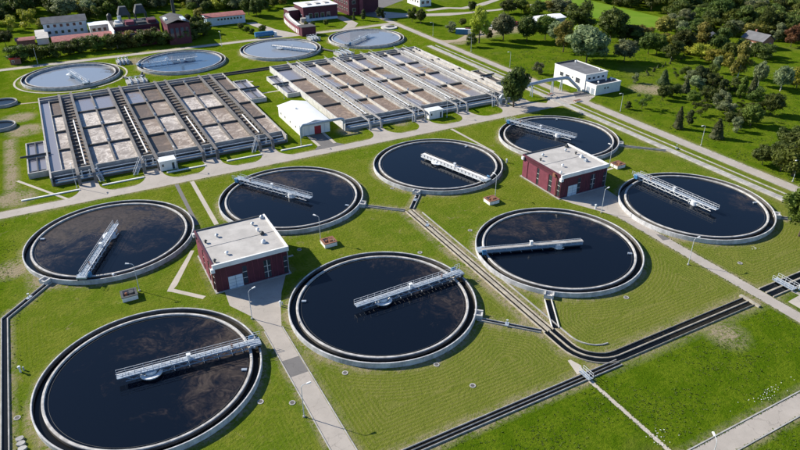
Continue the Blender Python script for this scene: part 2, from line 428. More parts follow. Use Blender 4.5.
def make_ground():
    def axis(lo, hi, step, far):
        core = list(np.arange(lo, hi + .01, step)); out = []; d = step; x = lo
        while x > -far: d *= 1.35; x -= d; out.append(x)
        left = out[::-1]; out = []; d = step; x = core[-1]
        while x < far: d *= 1.35; x += d; out.append(x)
        return np.array(left + core + out)
    xs = axis(-60, 270, 1.25, 4000); ys = axis(20, 330, 1.25, 4000)
    X, Y = np.meshgrid(xs, ys); nx, ny = len(xs), len(ys)
    co = np.stack([X.ravel(), Y.ravel(), np.zeros(X.size)], 1)
    idx = np.arange(nx * ny).reshape(ny, nx)
    quads = np.stack([idx[:-1, :-1].ravel(), idx[:-1, 1:].ravel(), idx[1:, 1:].ravel(), idx[1:, :-1].ravel()], 1)
    me = bpy.data.meshes.new('ground')
    me.vertices.add(len(co)); me.vertices.foreach_set('co', co.ravel())
    me.loops.add(quads.size); me.loops.foreach_set('vertex_index', quads.ravel().astype(np.int32))
    me.polygons.add(len(quads)); me.polygons.foreach_set('loop_start', np.arange(0, quads.size, 4, dtype=np.int32)); me.polygons.foreach_set('loop_total', np.full(len(quads), 4, dtype=np.int32))
    me.update(calc_edges=True)
    x, y = co[:, 0], co[:, 1]
    d = np.full(len(x), 1e9); dt = np.full(len(x), 1e9)
    for (a, b) in TANKS: dt = np.minimum(dt, np.abs(np.hypot(x - a, y - b) - RT))
    for p, q, w in CH_SEG: d = np.minimum(d, seg_dist(x, y, p, q) - w)
    for p, q, w in ROADS: d = np.minimum(d, seg_dist(x, y, p, q) - w)
    for a, b in PUMP: d = np.minimum(d, np.hypot(np.maximum(np.abs(x - a - 7.6) - 7.6, 0), np.maximum(np.abs(y - b - 7.7) - 7.7, 0)))
    dm = np.minimum(d, dt)
    lush = np.where((y < 58.6) & (x > 20), 1.0, 0.0)
    lush = np.maximum(lush, sstep(-x, 17, 21) * .75)
    meadow = sstep(x, 165.5, 167.5)
    meadow = np.maximum(meadow, sstep(y, 330, 340))
    # windrow strength: strongest round the two middle tanks near the camera
    st = .95 * (1 - sstep(y, 66, 112)) * sstep(x, 18, 34) + .38 * (1 - sstep(y, 150, 175))
    st = st * (1 - lush) * (1 - meadow)
    wear = np.clip(1.25 - dt / 1.1, 0, 1) * .8
    wear = np.maximum(wear, np.clip(1.2 - d / .7, 0, 1) * .7)
    for cx, cy, r in [(-13.5, 231, 5), (-15, 245, 4.5), (-17, 178, 4.5), (-11, 133, 4), (33, 300, 6), (46, 74, 1.2), (96, 55, 3.5), (123, 45, 3), (194, 167, 6), (-18, 141, 3.5), (170, 262, 4), (190, 272, 9), (205, 274, 9), (96, 180, 3), (78, 181, 3.5)]:
        wear = np.maximum(wear, (.6 if cy < 60 else 1.0) * np.clip(1.35 - np.hypot(x - cx, y - cy) / r, 0, 1) * 1.5)
    wear = np.maximum(wear, np.where((y > 178) & (y < 224), np.clip(1.3 - np.abs(x + 17.6) / 1.3, 0, 1) * 1.6, 0))
    for nm, arr in (('mow', dm), ('lush', lush), ('wear', wear), ('stripe', st), ('meadow', meadow)):
        at = me.attributes.new(nm, 'FLOAT', 'POINT'); at.data.foreach_set('value', arr.astype(np.float32))
    me.materials.append(M['grass'])
    o = bpy.data.objects.new('ground', me); COL.objects.link(o); tag(o, kind='structure')
make_ground()

# ------------------------------------------------------------------ roads and paths
def struct(name, mb, mat): return tag(mb.build(name, mat), kind='structure')
ZR = .008
def arc(cx, cy, r, t0, t1, n=8): return [(cx + r * math.cos(R(t0 + (t1 - t0) * i / n)), cy + r * math.sin(R(t0 + (t1 - t0) * i / n))) for i in range(n + 1)]
struct('road', MB().sheet([(-600, 167.0), (141.4, 167.6), (161, 167.6), (161, 171.2), (141.4, 171.4), (-600, 171.4)], ZR), 'road')
struct('road', MB().sheet([(161.1, -60), (164.5, -60), (164.5, 330), (161.1, 330)], ZR + .004), 'road')
struct('road', MB().sheet([(110.95, -60), (113.85, -60), (113.85, 96), (118.5, 103.5), (119.6, 111.8), (105.2, 111.8), (106.2, 108.5), (109.4, 102), (110.95, 98)], ZR), 'road')
struct('road', MB().sheet([(22.6, -60), (25.7, -60), (25.7, 95.5), (27.6, 101.5), (29.3, 106), (32.2, 111.7), (19.4, 111.7), (19.0, 106.5), (21.8, 101), (22.6, 97)], ZR), 'road')
struct('road', MB().sheet([(40, 36.45), (300, 36.45), (300, 39.55), (40, 39.55)], ZR), 'road')
struct('road', MB().sheet([(-600, 311.4), (100, 310.8), (140, 309.5), (161, 311), (161, 315), (140, 313.2), (100, 314.2), (-600, 315)], ZR), 'road')
struct('road', MB().sheet([(164.4, 325.2), (180, 322), (198, 315.2), (230, 313.5), (260, 316), (260, 319.5), (230, 317), (209, 319), (186, 327), (178, 334), (170, 345), (166, 345), (164.4, 339)], ZR), 'road')
struct('road', MB().sheet([(194, 331), (208, 331.5), (215, 326), (232, 330), (260, 345), (260, 349), (230, 335), (216, 331), (208, 336.5), (194, 335)], ZR), 'road')
struct('road', MB().sheet([(94, 351), (99, 351), (103, 330), (109, 316), (109, 314), (97, 314), (99, 322)], ZR + .003), 'road')
struct('road', MB().sheet([(133, 313.5), (140, 313.6), (146, 322), (146, 343), (141, 343), (141, 324)], ZR + .003), 'road')
struct('road', MB().sheet([(146, 360), (161, 330), (164.5, 330), (166, 345), (215, 380), (190, 400)], ZR + .002), 'asphalt_patch')
struct('road', MB().sheet([(164.4, 262.5), (168, 263.2), (176, 262.6), (190, 268), (222, 275), (222, 285), (196, 279), (182, 273), (172, 266.5), (166, 268.5), (164.4, 271)], ZR + .003), 'dirt')
# connection between the middle road and the white house
struct('road', MB().sheet([(141.2, 167.7), (161.2, 167.6), (164.5, 167), (170.4, 170), (170.4, 176), (165, 177), (164.4, 181), (161.2, 184), (158, 180.2), (155, 176.5), (150, 172.5), (146, 176.5), (146, 181), (139, 181), (138, 176), (135, 171.3), (141.2, 171.4)], ZR + .002), 'road')
struct('road_patch', MB().sheet([(163.2, 172.4), (170.3, 171), (170.3, 177), (166.5, 177.4)], ZR + .008), 'asphalt_patch')
struct('road_patch', MB().sheet([(22.62, 81.8), (25.68, 81.8), (25.68, 86.3), (22.62, 86.3)], ZR + .005), 'asphalt_patch')
struct('road_patch', MB().sheet([(112.0, 84.6), (113.83, 84.2), (113.83, 86.4), (112.8, 87.4)], ZR + .005), 'asphalt_patch')
# driveways up to the ends of the basin walkways
PL = [.5, 16.95, 33.3, 49.8]; PR = [85.9, 102.3, 118.8, 135.2]
for i, a in enumerate(PL + PR):
    w = 2.4; r = 5.6
    pts = [(a - w, 180.5), (a - w, 176.5)] + arc(a - w - r, 176.5, r, 0, -75, 6)[1:] + [(a - w - r - 1, 171.0), (a + w + r + 1, 171.0)] + arc(a + w + r, 176.5, r, 255, 180, 6)[:-1] + [(a + w, 176.5), (a + w, 180.5)]
    struct('driveway', MB().sheet(pts, ZR + .004), 'road')
struct('driveway', MB().sheet([(65.2, 183.2), (69.0, 183.2), (69.4, 175), (72, 171.2), (62, 171.2), (65.0, 175)], ZR + .004), 'asphalt_patch')
for x0, x1 in ((64.1, 65.0), (69.2, 70.1)):
    struct('path', MB().box(x0, x1, 173.5, 183.2, -.1, .08), 'path_concrete')
struct('path', MB().sheet([(20.4, 142), (21.3, 142), (21.6, 166.9), (20.6, 166.9)], ZR + .002), 'asphalt_patch')
struct('path', MB().sheet([(24.4, 140), (25.5, 140), (25.7, 166.9), (24.6, 166.9)], ZR + .002), 'path_concrete')
struct('path', MB().sheet([(9.2, 117.2), (10.0, 116.6), (14.9, 111.2), (15.7, 111.9), (10.6, 117.5), (11.5, 118.6), (17.6, 130.5), (16.9, 130.9), (9.9, 118.6)], ZR + .002), 'path_concrete')
struct('path', MB().sheet([(65.55, -40), (66.35, -40), (66.35, 57.6), (65.55, 57.6)], ZR + .003), 'path_concrete')
struct('path', MB().sheet([(65.1, 59.75), (66.4, 59.75), (67.2, 61.2), (66.6, 63.2), (66.0, 63.2)], ZR + .003), 'path_concrete')
struct('path', MB().sheet([(115.1, 52.2), (124, 52.2), (124, 56.8), (120.1, 56.8), (119.4, 59), (118.7, 59), (119.1, 56.6), (115.1, 56.3)], ZR + .004), 'path_concrete')
struct('path', MB().sheet([(33, 117.9), (36.2, 117.9), (36.2, 118.6), (33, 118.6)], ZR + .003), 'path_concrete')
struct('path', MB().sheet([(119.9, 118.5), (130.6, 119.3), (130.6, 120.0), (119.9, 119.3)], ZR + .003), 'path_concrete')
struct('path', MB().sheet([(-30, 262.5), (-8, 259.5), (-8, 260.5), (-30, 263.6)], ZR + .003), 'dirt')
struct('path', MB().sheet([(-16.6, 189.3), (-16, 189.9), (-4.5, 170.9), (-5.4, 170.9)], ZR + .003), 'path_concrete')
struct('path', MB().sheet([(89.0, 171.2), (90.0, 171.2), (105, 138.6), (104.2, 138.4)], ZR + .003), 'dirt') if False else None
struct('path', MB().sheet([(106.6, 167.1), (107.6, 167.1), (108.6, 145), (107.9, 145)], ZR + .003), 'path_concrete')
struct('yard', MB().sheet([(60, 231), (72, 231), (72, 232), (60, 232)], ZR + .003), 'path_concrete')
struct('yard', MB().sheet([(60.2, 250.8), (66, 246.8), (66.7, 247.6), (61, 251.8)], ZR + .003), 'path_concrete')
# kerbs on the near road and along the foot paths
for x in (22.44, 25.86):
    struct('kerb', MB().box(x - .09, x + .09, 20, 95.5, -.15, .10), 'concrete')
for y in (36.3, 39.72):
    struct('kerb', MB().box(40, 250, y - .1, y + .1, -.15, .10), 'concrete')
for x in (160.95, 164.65):
    struct('kerb', MB().box(x - .09, x + .09, 40, 162, -.15, .08), 'concrete')

# white pipes lying along the lawn islands in front of the basins
k = 0
for x0, x1, lab in ((-15.6, -1.9, 'white ground pipe on the leftmost lawn island beside the dirt track'),
                    (3.6, 14.3, 'white ground pipe on the island left of the small white cabin'),
                    (20.3, 31.0, 'white ground pipe on the island in front of the small white cabin'),
                    (37.0, 47.4, 'white ground pipe on the island at the stair, left of the shed'),
                    (53.2, 63.0, 'white ground pipe running up to the white shed with red door'),):
    mb = MB().box(x0, x1, 175.35, 175.85, -.1, .28)
    tag(mb.build('ground_pipe', 'white_paint'), lab, 'pipe', 'white pipes on the lawn islands')

# ------------------------------------------------------------------ round clarifiers
def rim_profile(r0, r1, z0, z1, b=.09):
    return [(r0, z0), (r0, z1 - b), (r0 + b, z1), (r1 - b, z1), (r1, z1 - b), (r1, z0)]
me_outer = MB().ring(rim_profile(17.82, 18.1, -.3, 1.08, .05)).mesh('outer_wall', 'tank_paint')
me_inner = MB().ring(rim_profile(16.1, 16.58, -.3, 1.0, .08)).mesh('weir_wall', 'weir_concrete')
me_laund = MB().ring([(16.6, .05), (17.8, .05), (17.8, .3), (16.6, .3)]).mesh('launder_water', 'channel_water')
me_lining = MB().ring([(17.77, .1), (17.77, .95), (17.83, .95), (17.83, .1)]).ring([(16.57, .1), (16.57, .82), (16.62, .82), (16.62, .1)]).mesh('launder_lining', 'concrete_dark')
me_water = MB().disc(16.12, .66).mesh('water_surface', 'tank_water')
me_scum = MB().ring([(15.6, .55), (15.6, .72), (15.65, .72), (15.65, .55)]).mesh('scum_baffle', 'steel_dark')
pm = MB(); pm.cyl((0, 0, -.2), (0, 0, 1.75), .95, .95, 28); pm.ring([(1.25, 1.1), (1.25, 1.3), (1.85, 1.3), (1.85, 1.1)], 12, R(-170), R(-10))
for i in range(6):
    t = math.pi * 2 * i / 6; pm.bar((.9 * math.cos(t), .9 * math.sin(t), .6), (1.6 * math.cos(t), 1.6 * math.sin(t), 1.2), .14)
me_pier = pm.mesh('centre_pier', 'white_metal')

def railing(mb, x0, x1, y, z, step=1.45, h=1.0, w=.055):
    n = max(1, round((x1 - x0) / step))
    for i in range(n + 1):
        x = x0 + (x1 - x0) * i / n
        mb.bar((x, y, z), (x, y, z + h), w * .9)
    for q in (h, h * .52): mb.bar((x0, y, z + q), (x1, y, z + q), w)
    return mb

def make_bridge(name, label, loc, ang, inner, style):
    """revolving scraper bridge: local +X points from the tank centre to the rim"""
    o = thing(name, label, 'bridge', (loc[0], loc[1], 0), ang, 'scraper bridges over the round tanks')
    x0, x1 = -inner, 17.4; zd = 1.95
    hw = .54 if style != 'slab' else .78
    deckm = {'lattice': 'galvanised', 'slab': 'white_paint', 'blue': 'walkway_pale'}[style]
    if style == 'slab' or style == 'blue':
        MB().box(x0, x1, -hw, hw, zd - .14, zd).build('deck', deckm, o)
        gm = 'white_metal' if style == 'slab' else 'blue_grey_paint'
        for s in (-1, 1):
            g = MB().box(x0 + .1, x1, s * (hw - .06) - .06, s * (hw - .06) + .06, zd - .8, zd - .143)
            g.build('girder', gm, o)
        rb = MB()
        n = int((x1 - x0) / 1.3)
        for i in range(n + 1):
            x = x0 + .2 + (x1 - x0 - .4) * i / n
            for s in (-1, 1): rb.bar((x, s * (hw + .04), zd - .3), (x, s * (hw + .04), zd + (.28 if style == 'slab' else .12)), .09)
        for s in (-1, 1): rb.bar((x0 + .2, s * (hw + .04), zd + (.28 if style == 'slab' else .12)), (x1 - .2, s * (hw + .04), zd + (.28 if style == 'slab' else .12)), .07)
        rb.build('edge_rail', 'walkway_grey' if style == 'slab' else 'rail_metal', o)
    else:
        # grating planks with gaps, side trusses and hand rails
        dk = MB(); x = x0
        while x < x1 - .1:
            dk.box(x, min(x + .86, x1), -hw + .07, hw - .07, zd - .07, zd); x += .95
        dk.build('deck', deckm, o)
        for s in (-1, 1):
            tr = MB(); y = s * hw
            tr.bar((x0, y, zd - .02), (x1, y, zd - .02), .13); tr.bar((x0 + 1.2, y, zd - .85), (x1, y, zd - .85), .12)
            n = 16
            for i in range(n):
                xa = x0 + 1.2 + (x1 - x0 - 1.2) * i / n; xb = x0 + 1.2 + (x1 - x0 - 1.2) * (i + 1) / n
                tr.bar((xa, y, zd - (.85 if i % 2 else .02)), (xb, y, zd - (.02 if i % 2 else .85)), .09)
            tr.build('truss', 'white_metal' if s > 0 else 'blue_grey_paint', o)
            railing(MB(), x0, x1, s * hw, zd).build('railing', 'rail_metal', o)
    # scraper struts dipping into the water
    for i, x in enumerate((3.2, 5.6, 8.0, 10.4, 12.8, 14.6)):
        sb = MB(); sb.bar((x, 0, zd - .3), (x + .5, .0, .5), .12); sb.bar((x + .5, -.75, .8), (x + .5, .75, .8), .09)
        sb.build('scraper_strut', 'galvanised', o)
    # carriage riding on the outer wall
    cb = MB().box(16.4, 18.35, -1.0, 1.0, 1.58, 1.93); cb.box(16.9, 17.2, -1.35, 1.35, 1.5, 1.8); cb.build('end_carriage', 'galvanised', o)
    for s in (-1, 1):
        MB().cyl((17.95, s * .85 - .12, 1.315), (17.95, s * .85 + .12, 1.315), .235, n=16).build('wheel', 'tyre', o)
    mt = MB().box(16.6, 17.5, 1.0, 1.55, 1.35, 2.05); mt.cyl((16.7, 1.3, 2.2), (17.6, 1.3, 2.2), .22); mt.build('drive_motor', 'blue_paint', o)
    cbx = MB().box(6.0, 6.5, -.25, .25, zd, zd + .85); cbx.box(5.9, 6.6, -.32, .32, zd + .85, zd + .95)
    cbx.build('control_cabinet', 'white_metal', o)
    if style == 'lattice':
        c2 = MB().box(13.3, 13.6, -.12, .12, zd, zd + .7); c2.build('lifebuoy_box', 'orange_paint', o)
        railing(MB(), 17.35, 18.6, 1.15, 1.95, .8).build('end_railing', 'rail_metal', o)
    return o

TSPEC = [  # label, scum, scum_dir, bridge angle, overhang, style
    ('clarifier nearest the camera, lower left, brown scum swirls right of its bridge', .015, R(10), R(-4.5), 5.2, 'lattice'),
    ('middle foreground clarifier between the concrete path and the twin channel', -.06, R(-5), R(1.5), 5.8, 'lattice'),
    ('clarifier with pale slab bridge on blue girders, left of the right-hand path', -.035, R(60), R(161), 5.6, 'blue'),
    ('rightmost clarifier, clear dark water, beside the boundary road', -.16, R(0), R(94.4), 6.0, 'lattice'),
    ('leftmost clarifier covered all over with speckled brown scum', .19, R(90), R(-114.5), 4.0, 'lattice'),
    ('clarifier behind the left maroon pump house, brown scum on its far side', .012, R(70), R(122.5), 6.2, 'lattice'),
    ('dark blue clarifier with the white slab bridge, in the centre back row', -.10, R(10), R(-74.3), 6.0, 'slab'),
    ('clarifier behind the right maroon pump house near the lone road tree', -.13, R(180), R(111.7), 5.8, 'lattice'),
]
BR_LAB = ['lattice bridge with railings over the nearest, lower left clarifier', 'lattice bridge with railings over the middle foreground clarifier', 'pale flat bridge with blue girders over a dark clarifier',
          'lattice bridge over the rightmost clarifier, mirrored in dark water', 'lattice bridge over the scum-covered leftmost clarifier', 'lattice bridge reaching left to the rim behind the left pump house',
          'white slab bridge with dark posts over the centre back clarifier', 'lattice bridge over the clarifier behind the right pump house']
tank_outlet = [None, R(-40), R(-135), R(-45), R(-140), R(-40), R(-138), R(-45)]
for i, (a, b) in enumerate([(a, b) for b in BX for a in AX]):
    lab, scum, sdir, ang, inn, sty = TSPEC[i]
    t = thing('clarifier_tank', lab, 'clarifier', (a, b, 0), 0, 'round clarifiers in the foreground')
    put('outer_wall', me_outer, t); put('weir_wall', me_inner, t); put('launder_water', me_laund, t); put('launder_lining', me_lining, t)
    w = put('water_surface', me_water, t); w['scum'] = scum; w['scum_dir'] = sdir
    put('scum_baffle', me_scum, t); put('centre_pier', me_pier, t, rz=ang)
    if tank_outlet[i] is not None:
        q = tank_outlet[i]
        ob = MB().box(17.7, 19.3, -.95, -.65, -.2, 1.0); ob.box(17.7, 19.3, .65, .95, -.2, 1.0); ob.box(19.0, 19.3, -.65, .65, -.2, .8); ob.box(18.0, 19.0, -.65, .65, -.2, .5)
        ob.build('outlet_box', 'concrete_pale', t).rotation_euler = (0, 0, q)
    # scum box at the weir
    sbx = MB().box(14.8, 15.7, -.24, .24, .7, .95); sbx.build('scum_box', 'galvanised', t).rotation_euler = (0, 0, ang + R([-20, 150, 160, -120, -90, 190, 100, -60][i]))
    make_bridge('scraper_bridge', BR_LAB[i], (a, b), ang, inn, sty)

# far row of clarifiers
F_LAB = ['left clarifier of the far row, deep rim and low water', 'second clarifier of the far row, blue water mirroring dark frames', 'third clarifier of the far row with a pale flat bridge, next to the blue tank', 'rightmost clarifier of the far row below the maroon tower']
F_LEVEL = [.1, .5, .65, .6]
F_BR = [R(-77), R(180), R(-52), R(-145)]
for i, a in enumerate(FX):
    t = thing('clarifier_tank', F_LAB[i], 'clarifier', (a, FY, 0), 0, 'round clarifiers in the far row')
    put('outer_wall', me_outer, t); put('weir_wall', me_inner, t); put('launder_water', me_laund, t); put('launder_lining', me_lining, t)
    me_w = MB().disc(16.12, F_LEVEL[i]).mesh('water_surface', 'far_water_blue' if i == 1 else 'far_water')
    w = put('water_surface', me_w, t); w['scum'] = -.25; w['scum_dir'] = 0.0
    put('centre_pier', me_pier, t, rz=F_BR[i])
    make_bridge('scraper_bridge', ['short bridge over the low water of the far left clarifier', 'dark lattice bridge over the second far clarifier', 'pale slab bridge over the third far clarifier', 'dark bridge over the far right clarifier'][i],
                (a, FY), F_BR[i], [2.5, 6.5, 4.5, 4.0][i], ['lattice', 'lattice', 'slab', 'lattice'][i])
# gravel apron ring round the left far tank
struct('gravel_ring', MB().ring([(20.2, -.05), (20.2, .06), (20.9, .06), (20.9, -.05)], 96, c=(FX[0], FY)), 'path_concrete')
for (a, b, lab) in ((-19.5, 263.3, 'small round pit cut by the left edge, upper of two'), (-20.3, 237.5, 'small round pit cut by the left edge, lower of two')):
    t = thing('round_pit', lab, 'tank', (a, b, 0))
    MB().ring(rim_profile(4.2, 4.6, -.2, 1.0), 48).build('wall', 'concrete', t)
    w = MB().disc(4.25, .5, 48).build('water_surface', 'channel_water', t); w['scum'] = -.2; w['scum_dir'] = 0.0

# ------------------------------------------------------------------ open channels
def offset_path(pts, d):
    P = [Vector((p[0], p[1])) for p in pts]; out = []
    for i, p in enumerate(P):
        d0 = (p - P[i - 1]).normalized() if i else (P[1] - p).normalized()
        d1 = (P[i + 1] - p).normalized() if i < len(P) - 1 else d0
        dd = (d0 + d1).normalized(); kk = 1 / max(.35, dd.dot(d1)); out.append((p.x - dd.y * d * kk, p.y + dd.x * d * kk))
    return out
def channel(label, pts, walls, slots, mat='concrete', h=.32, zw=.05):
    """walls / slots: list of (from, to) offsets across the run"""
    o = thing('open_channel', label, 'channel', (pts[0][0], pts[0][1], 0))
    rel = [(p[0] - pts[0][0], p[1] - pts[0][1]) for p in pts]
    for u0, u1 in walls:
        MB().sect(offset_path(rel, (u0 + u1) / 2), [((u1 - u0) / -2, -.25), ((u1 - u0) / 2, -.25), ((u1 - u0) / 2, h - .03), ((u1 - u0) / 2 - .03, h), ((u1 - u0) / -2 + .03, h), ((u1 - u0) / -2, h - .03)]).build('channel_wall', mat, o)
    for u0, u1 in slots:
        hw = (u1 - u0) / 2
        w = MB().sect(offset_path(rel, (u0 + u1) / 2), [(-hw, -.2), (hw, -.2), (hw, zw), (-hw, zw)]).build('channel_water', 'channel_water', o)
        w['scum'] = -.2; w['scum_dir'] = 0.0
    return o
bend = [(68.4, 71.0), (68.4, 66.3)] + [(68.4 + 6.3 - 6.3 * math.cos(R(t)), 66.3 - 6.3 * math.sin(R(t))) for t in range(10, 91, 10)] + [(108.3, 60.0)]
channel('twin concrete channel with beige walls, between the two foreground clarifiers', [(68.4, 124.2), (68.4, 71.0)],
        [(-1.15, -.92), (-.36, .30), (.82, 1.05)], [(-.92, -.36), (.30, .82)], 'concrete_warm')
channel('wide twin channel with two black strips, bending and ending at the right-hand path', bend,
        [(-1.36, -1.24), (-.13, .13), (1.2, 1.32)], [(-1.24, -.13), (.13, 1.2)], 'concrete_warm', .27)
channel('wide twin channel right of the right-hand path, running off to the right', [(113.95, 60.2), (175, 60.2)],
        [(-1.7, -1.45), (-.2, .2), (1.45, 1.7)], [(-1.45, -.2), (.2, 1.45)], 'concrete_warm', .26)
channel('long straight black channel along the mown lawn, lower middle', [(-40, 58.65), (73.4, 58.65)], [(-.78, -.62), (-.05, .05), (.62, .78)], [(-.62, -.05), (.05, .62)], 'concrete', .245, .04)
channel('bent channel leading from the leftmost clarifier to the left edge', [(-10.6, 132.7), (-19.5, 122.3), (-19.6, 45)], [(-.62, -.42), (.42, .62)], [(-.42, .42)], 'concrete')
channel('short connecting channel below the white slab bridge clarifier', [(75.0, 131.3), (69.4, 124.9)], [(-.6, -.4), (.4, .6)], [(-.4, .4)], 'concrete')
channel('short connecting channel right of the clarifier behind the left pump house', [(59.4, 132.0), (67.4, 124.8)], [(-.45, -.3), (.3, .45)], [(-.3, .3)], 'concrete')
channel('short connecting channel from the blue-girder clarifier to the twin channel', [(74.4, 78.8), (70.0, 71.2)], [(-.75, -.55), (.55, .75)], [(-.55, .55)], 'concrete_pale')
channel('short connecting channel from the middle foreground clarifier to the twin channel', [(58.8, 80.2), (67.0, 71.6)], [(-.45, -.3), (.3, .45)], [(-.3, .3)], 'concrete')
channel('short dark channel from the clarifier behind the right pump house', [(143.9, 130.6), (153.2, 121.4)], [(-.45, -.3), (.3, .45)], [(-.3, .3)], 'concrete')
channel('short dark channel at the right rim of the rightmost clarifier', [(143.6, 80.2), (153.2, 70.6)], [(-.45, -.3), (.3, .45)], [(-.3, .3)], 'concrete')
channel('long pale twin channel along the boundary road', [(154.4, 262), (154.4, 30)], [(-1.05, -.75), (-.45, .45), (.75, 1.05)], [(-.75, -.45), (.45, .75)], 'concrete', .3)
tag(MB().box(157.65, 157.9, 30, 262, -.1, .22).build('boundary_kerb', 'concrete'), 'thin white kerb strip between pale channel and boundary road', 'kerb')
tag(MB().sect([(70.75, 122), (70.75, 68)] + [(70.75 + 4.6 - 4.6 * math.cos(R(t)), 68 - 4.6 * math.sin(R(t))) for t in range(15, 91, 15)], [(-.1, -.1), (.1, -.1), (.1, .22), (-.1, .22)]).build('lawn_kerb', 'concrete'), 'thin kerb curving along the right side of the beige twin channel', 'kerb')
channel('dark pipe trench behind the basins below the far clarifiers', [(-8, 261.6), (148, 261.6)], [(-1.5, -1.2), (1.2, 1.5)], [(-1.2, 1.2)], 'concrete_dark', .5, .1)
# slab where the channel dives under the right-hand path, and small footbridges
tag(MB().box(108.3, 108.9, 57.7, 62.0, -.2, .36).build('channel_head_wall', 'concrete_warm'), 'beige head wall ending the black twin channel at the path', 'wall')
def foot_bridge(label, a, b, L, wd, rz):
    o = thing('foot_bridge', label, 'footbridge', (a, b, 0), rz)
    MB().box(-L / 2, L / 2, -wd / 2, wd / 2, .36, .46).build('deck', 'galvanised', o)
    for s in (-1, 1): railing(MB(), -L / 2, L / 2, s * wd / 2, .46, .9).build('railing', 'rail_metal', o)
    return o
foot_bridge('small grey metal footbridge over the channel right of the path', 119.6, 60.2, 4.4, 1.7, R(90))
foot_bridge('small grey footbridge where the thin path crosses the black channel', 65.9, 58.65, 2.4, .9, R(90))
for p, lab in (((68.4, 115.5), 'small sluice gate plate on the beige twin channel'), ((72.3, 128.2), 'small sluice gate on the short channel below the white slab bridge'), ((62.6, 76.1), 'small sluice gate on the channel right of the middle foreground tank'),
               ((-15.2, 127.4), 'small sluice gate on the bent channel at the left'), ((157, 121), 'concrete valve slab beside the boundary road channel')):
    o = thing('sluice_gate', lab, 'gate', (p[0], p[1], 0), R(45))
    MB().box(-.6, .6, -.35, .35, .33, .42).build('plate', 'galvanised', o); MB().bar((0, 0, .42), (0, 0, 1.3), .08).build('spindle', 'galvanised', o); MB().cyl((0, 0, 1.25), (0, 0, 1.3), .22, n=10).build('hand_wheel', 'rail_metal', o)

# ------------------------------------------------------------------ rectangular treatment basins
def vsweep(mb, x0, x1, path, th):
    """band of thickness th following (y, z) points, x0..x1 wide"""
    P = [Vector((p[0], p[1])) for p in path]; top = []; bot = []
    for i, p in enumerate(P):
        d0 = (p - P[i - 1]).normalized() if i else (P[1] - p).normalized()
        d1 = (P[i + 1] - p).normalized() if i < len(P) - 1 else d0
        d = (d0 + d1).normalized(); nn = Vector((-d.y, d.x)) * th / 2 / max(.5, d.dot(d1)); top.append(p + nn); bot.append(p - nn)
    loop = top + bot[::-1]; n = len(loop); m = len(P)
    vs = [(x0, p.x, p.y) for p in loop] + [(x1, p.x, p.y) for p in loop]; fs = []
    for i in range(n): fs.append((i, (i + 1) % n, n + (i + 1) % n, n + i))
    for i in range(m - 1):
        fs.append((i, i + 1, n - 2 - i, n - 1 - i)[::-1]); fs.append((n + i, n + i + 1, n + n - 2 - i, n + n - 1 - i))
    return mb.add(vs, fs)

ROWS = [185.8, 202.2, 218.5, 234.9, 251.0]
def surf(parent, x0, x1, y0, y1, z, mat, scum=0.0, sd_=0.0):
    o = MB().box(-(x1 - x0) / 2, (x1 - x0) / 2, -(y1 - y0) / 2, (y1 - y0) / 2, -.4, 0).build('tank_surface', mat, parent, ((x0 + x1) / 2, (y0 + y1) / 2, z))
    o['scum'] = scum; o['scum_dir'] = sd_; return o
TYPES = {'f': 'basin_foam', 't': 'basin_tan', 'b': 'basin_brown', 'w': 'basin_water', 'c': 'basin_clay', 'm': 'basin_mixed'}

def beam(parent, a, w, mat, y1=256.3, y0=179.6, z=2.8, leg=True):
    p = [(y1, z), (y0 + 1.3, z)]
    if leg: p += [(y0 + 1.3 - 1.3 * math.sin(R(t)), z - 1.3 + 1.3 * math.cos(R(t))) for t in (22, 45, 67, 90)] + [(y0, -.1)]
    return vsweep(MB(), a - w / 2, a + w / 2, p, .26).build('walkway_beam', mat, parent)

def stair(label, a, b0, dirn, mat='rail_metal'):
    """straight steel stair climbing toward +Y to the walkway, offset to one side"""
    o = thing('access_stair', label, 'stair', (a, b0, 0), 0, 'steel stairs up to the basin walkways')
    for s in (-1, 1):
        MB().bar((s * .45 + dirn * 0, 0, .1), (s * .45 + dirn * 2.6, 3.4, 3.0), .12, .3).build('stringer', mat, o)
        hb = MB(); hb.bar((s * .5, 0, 1.1), (s * .5 + dirn * 2.6, 3.4, 4.0), .08)
        for q in (0, .33, .66, 1): hb.bar((s * .5 + dirn * 2.6 * q, 3.4 * q, .1 + 2.9 * q), (s * .5 + dirn * 2.6 * q, 3.4 * q, 1.1 + 2.9 * q), .07)
        hb.build('hand_rail', mat, o)
    for i in range(11):
        q = (i + .5) / 11; MB().box(-.42 + dirn * 2.6 * q, .42 + dirn * 2.6 * q, 3.4 * q - .14, 3.4 * q + .14, .1 + 2.9 * q - .03, .1 + 2.9 * q + .02).build('tread', 'galvanised', o)
    return o

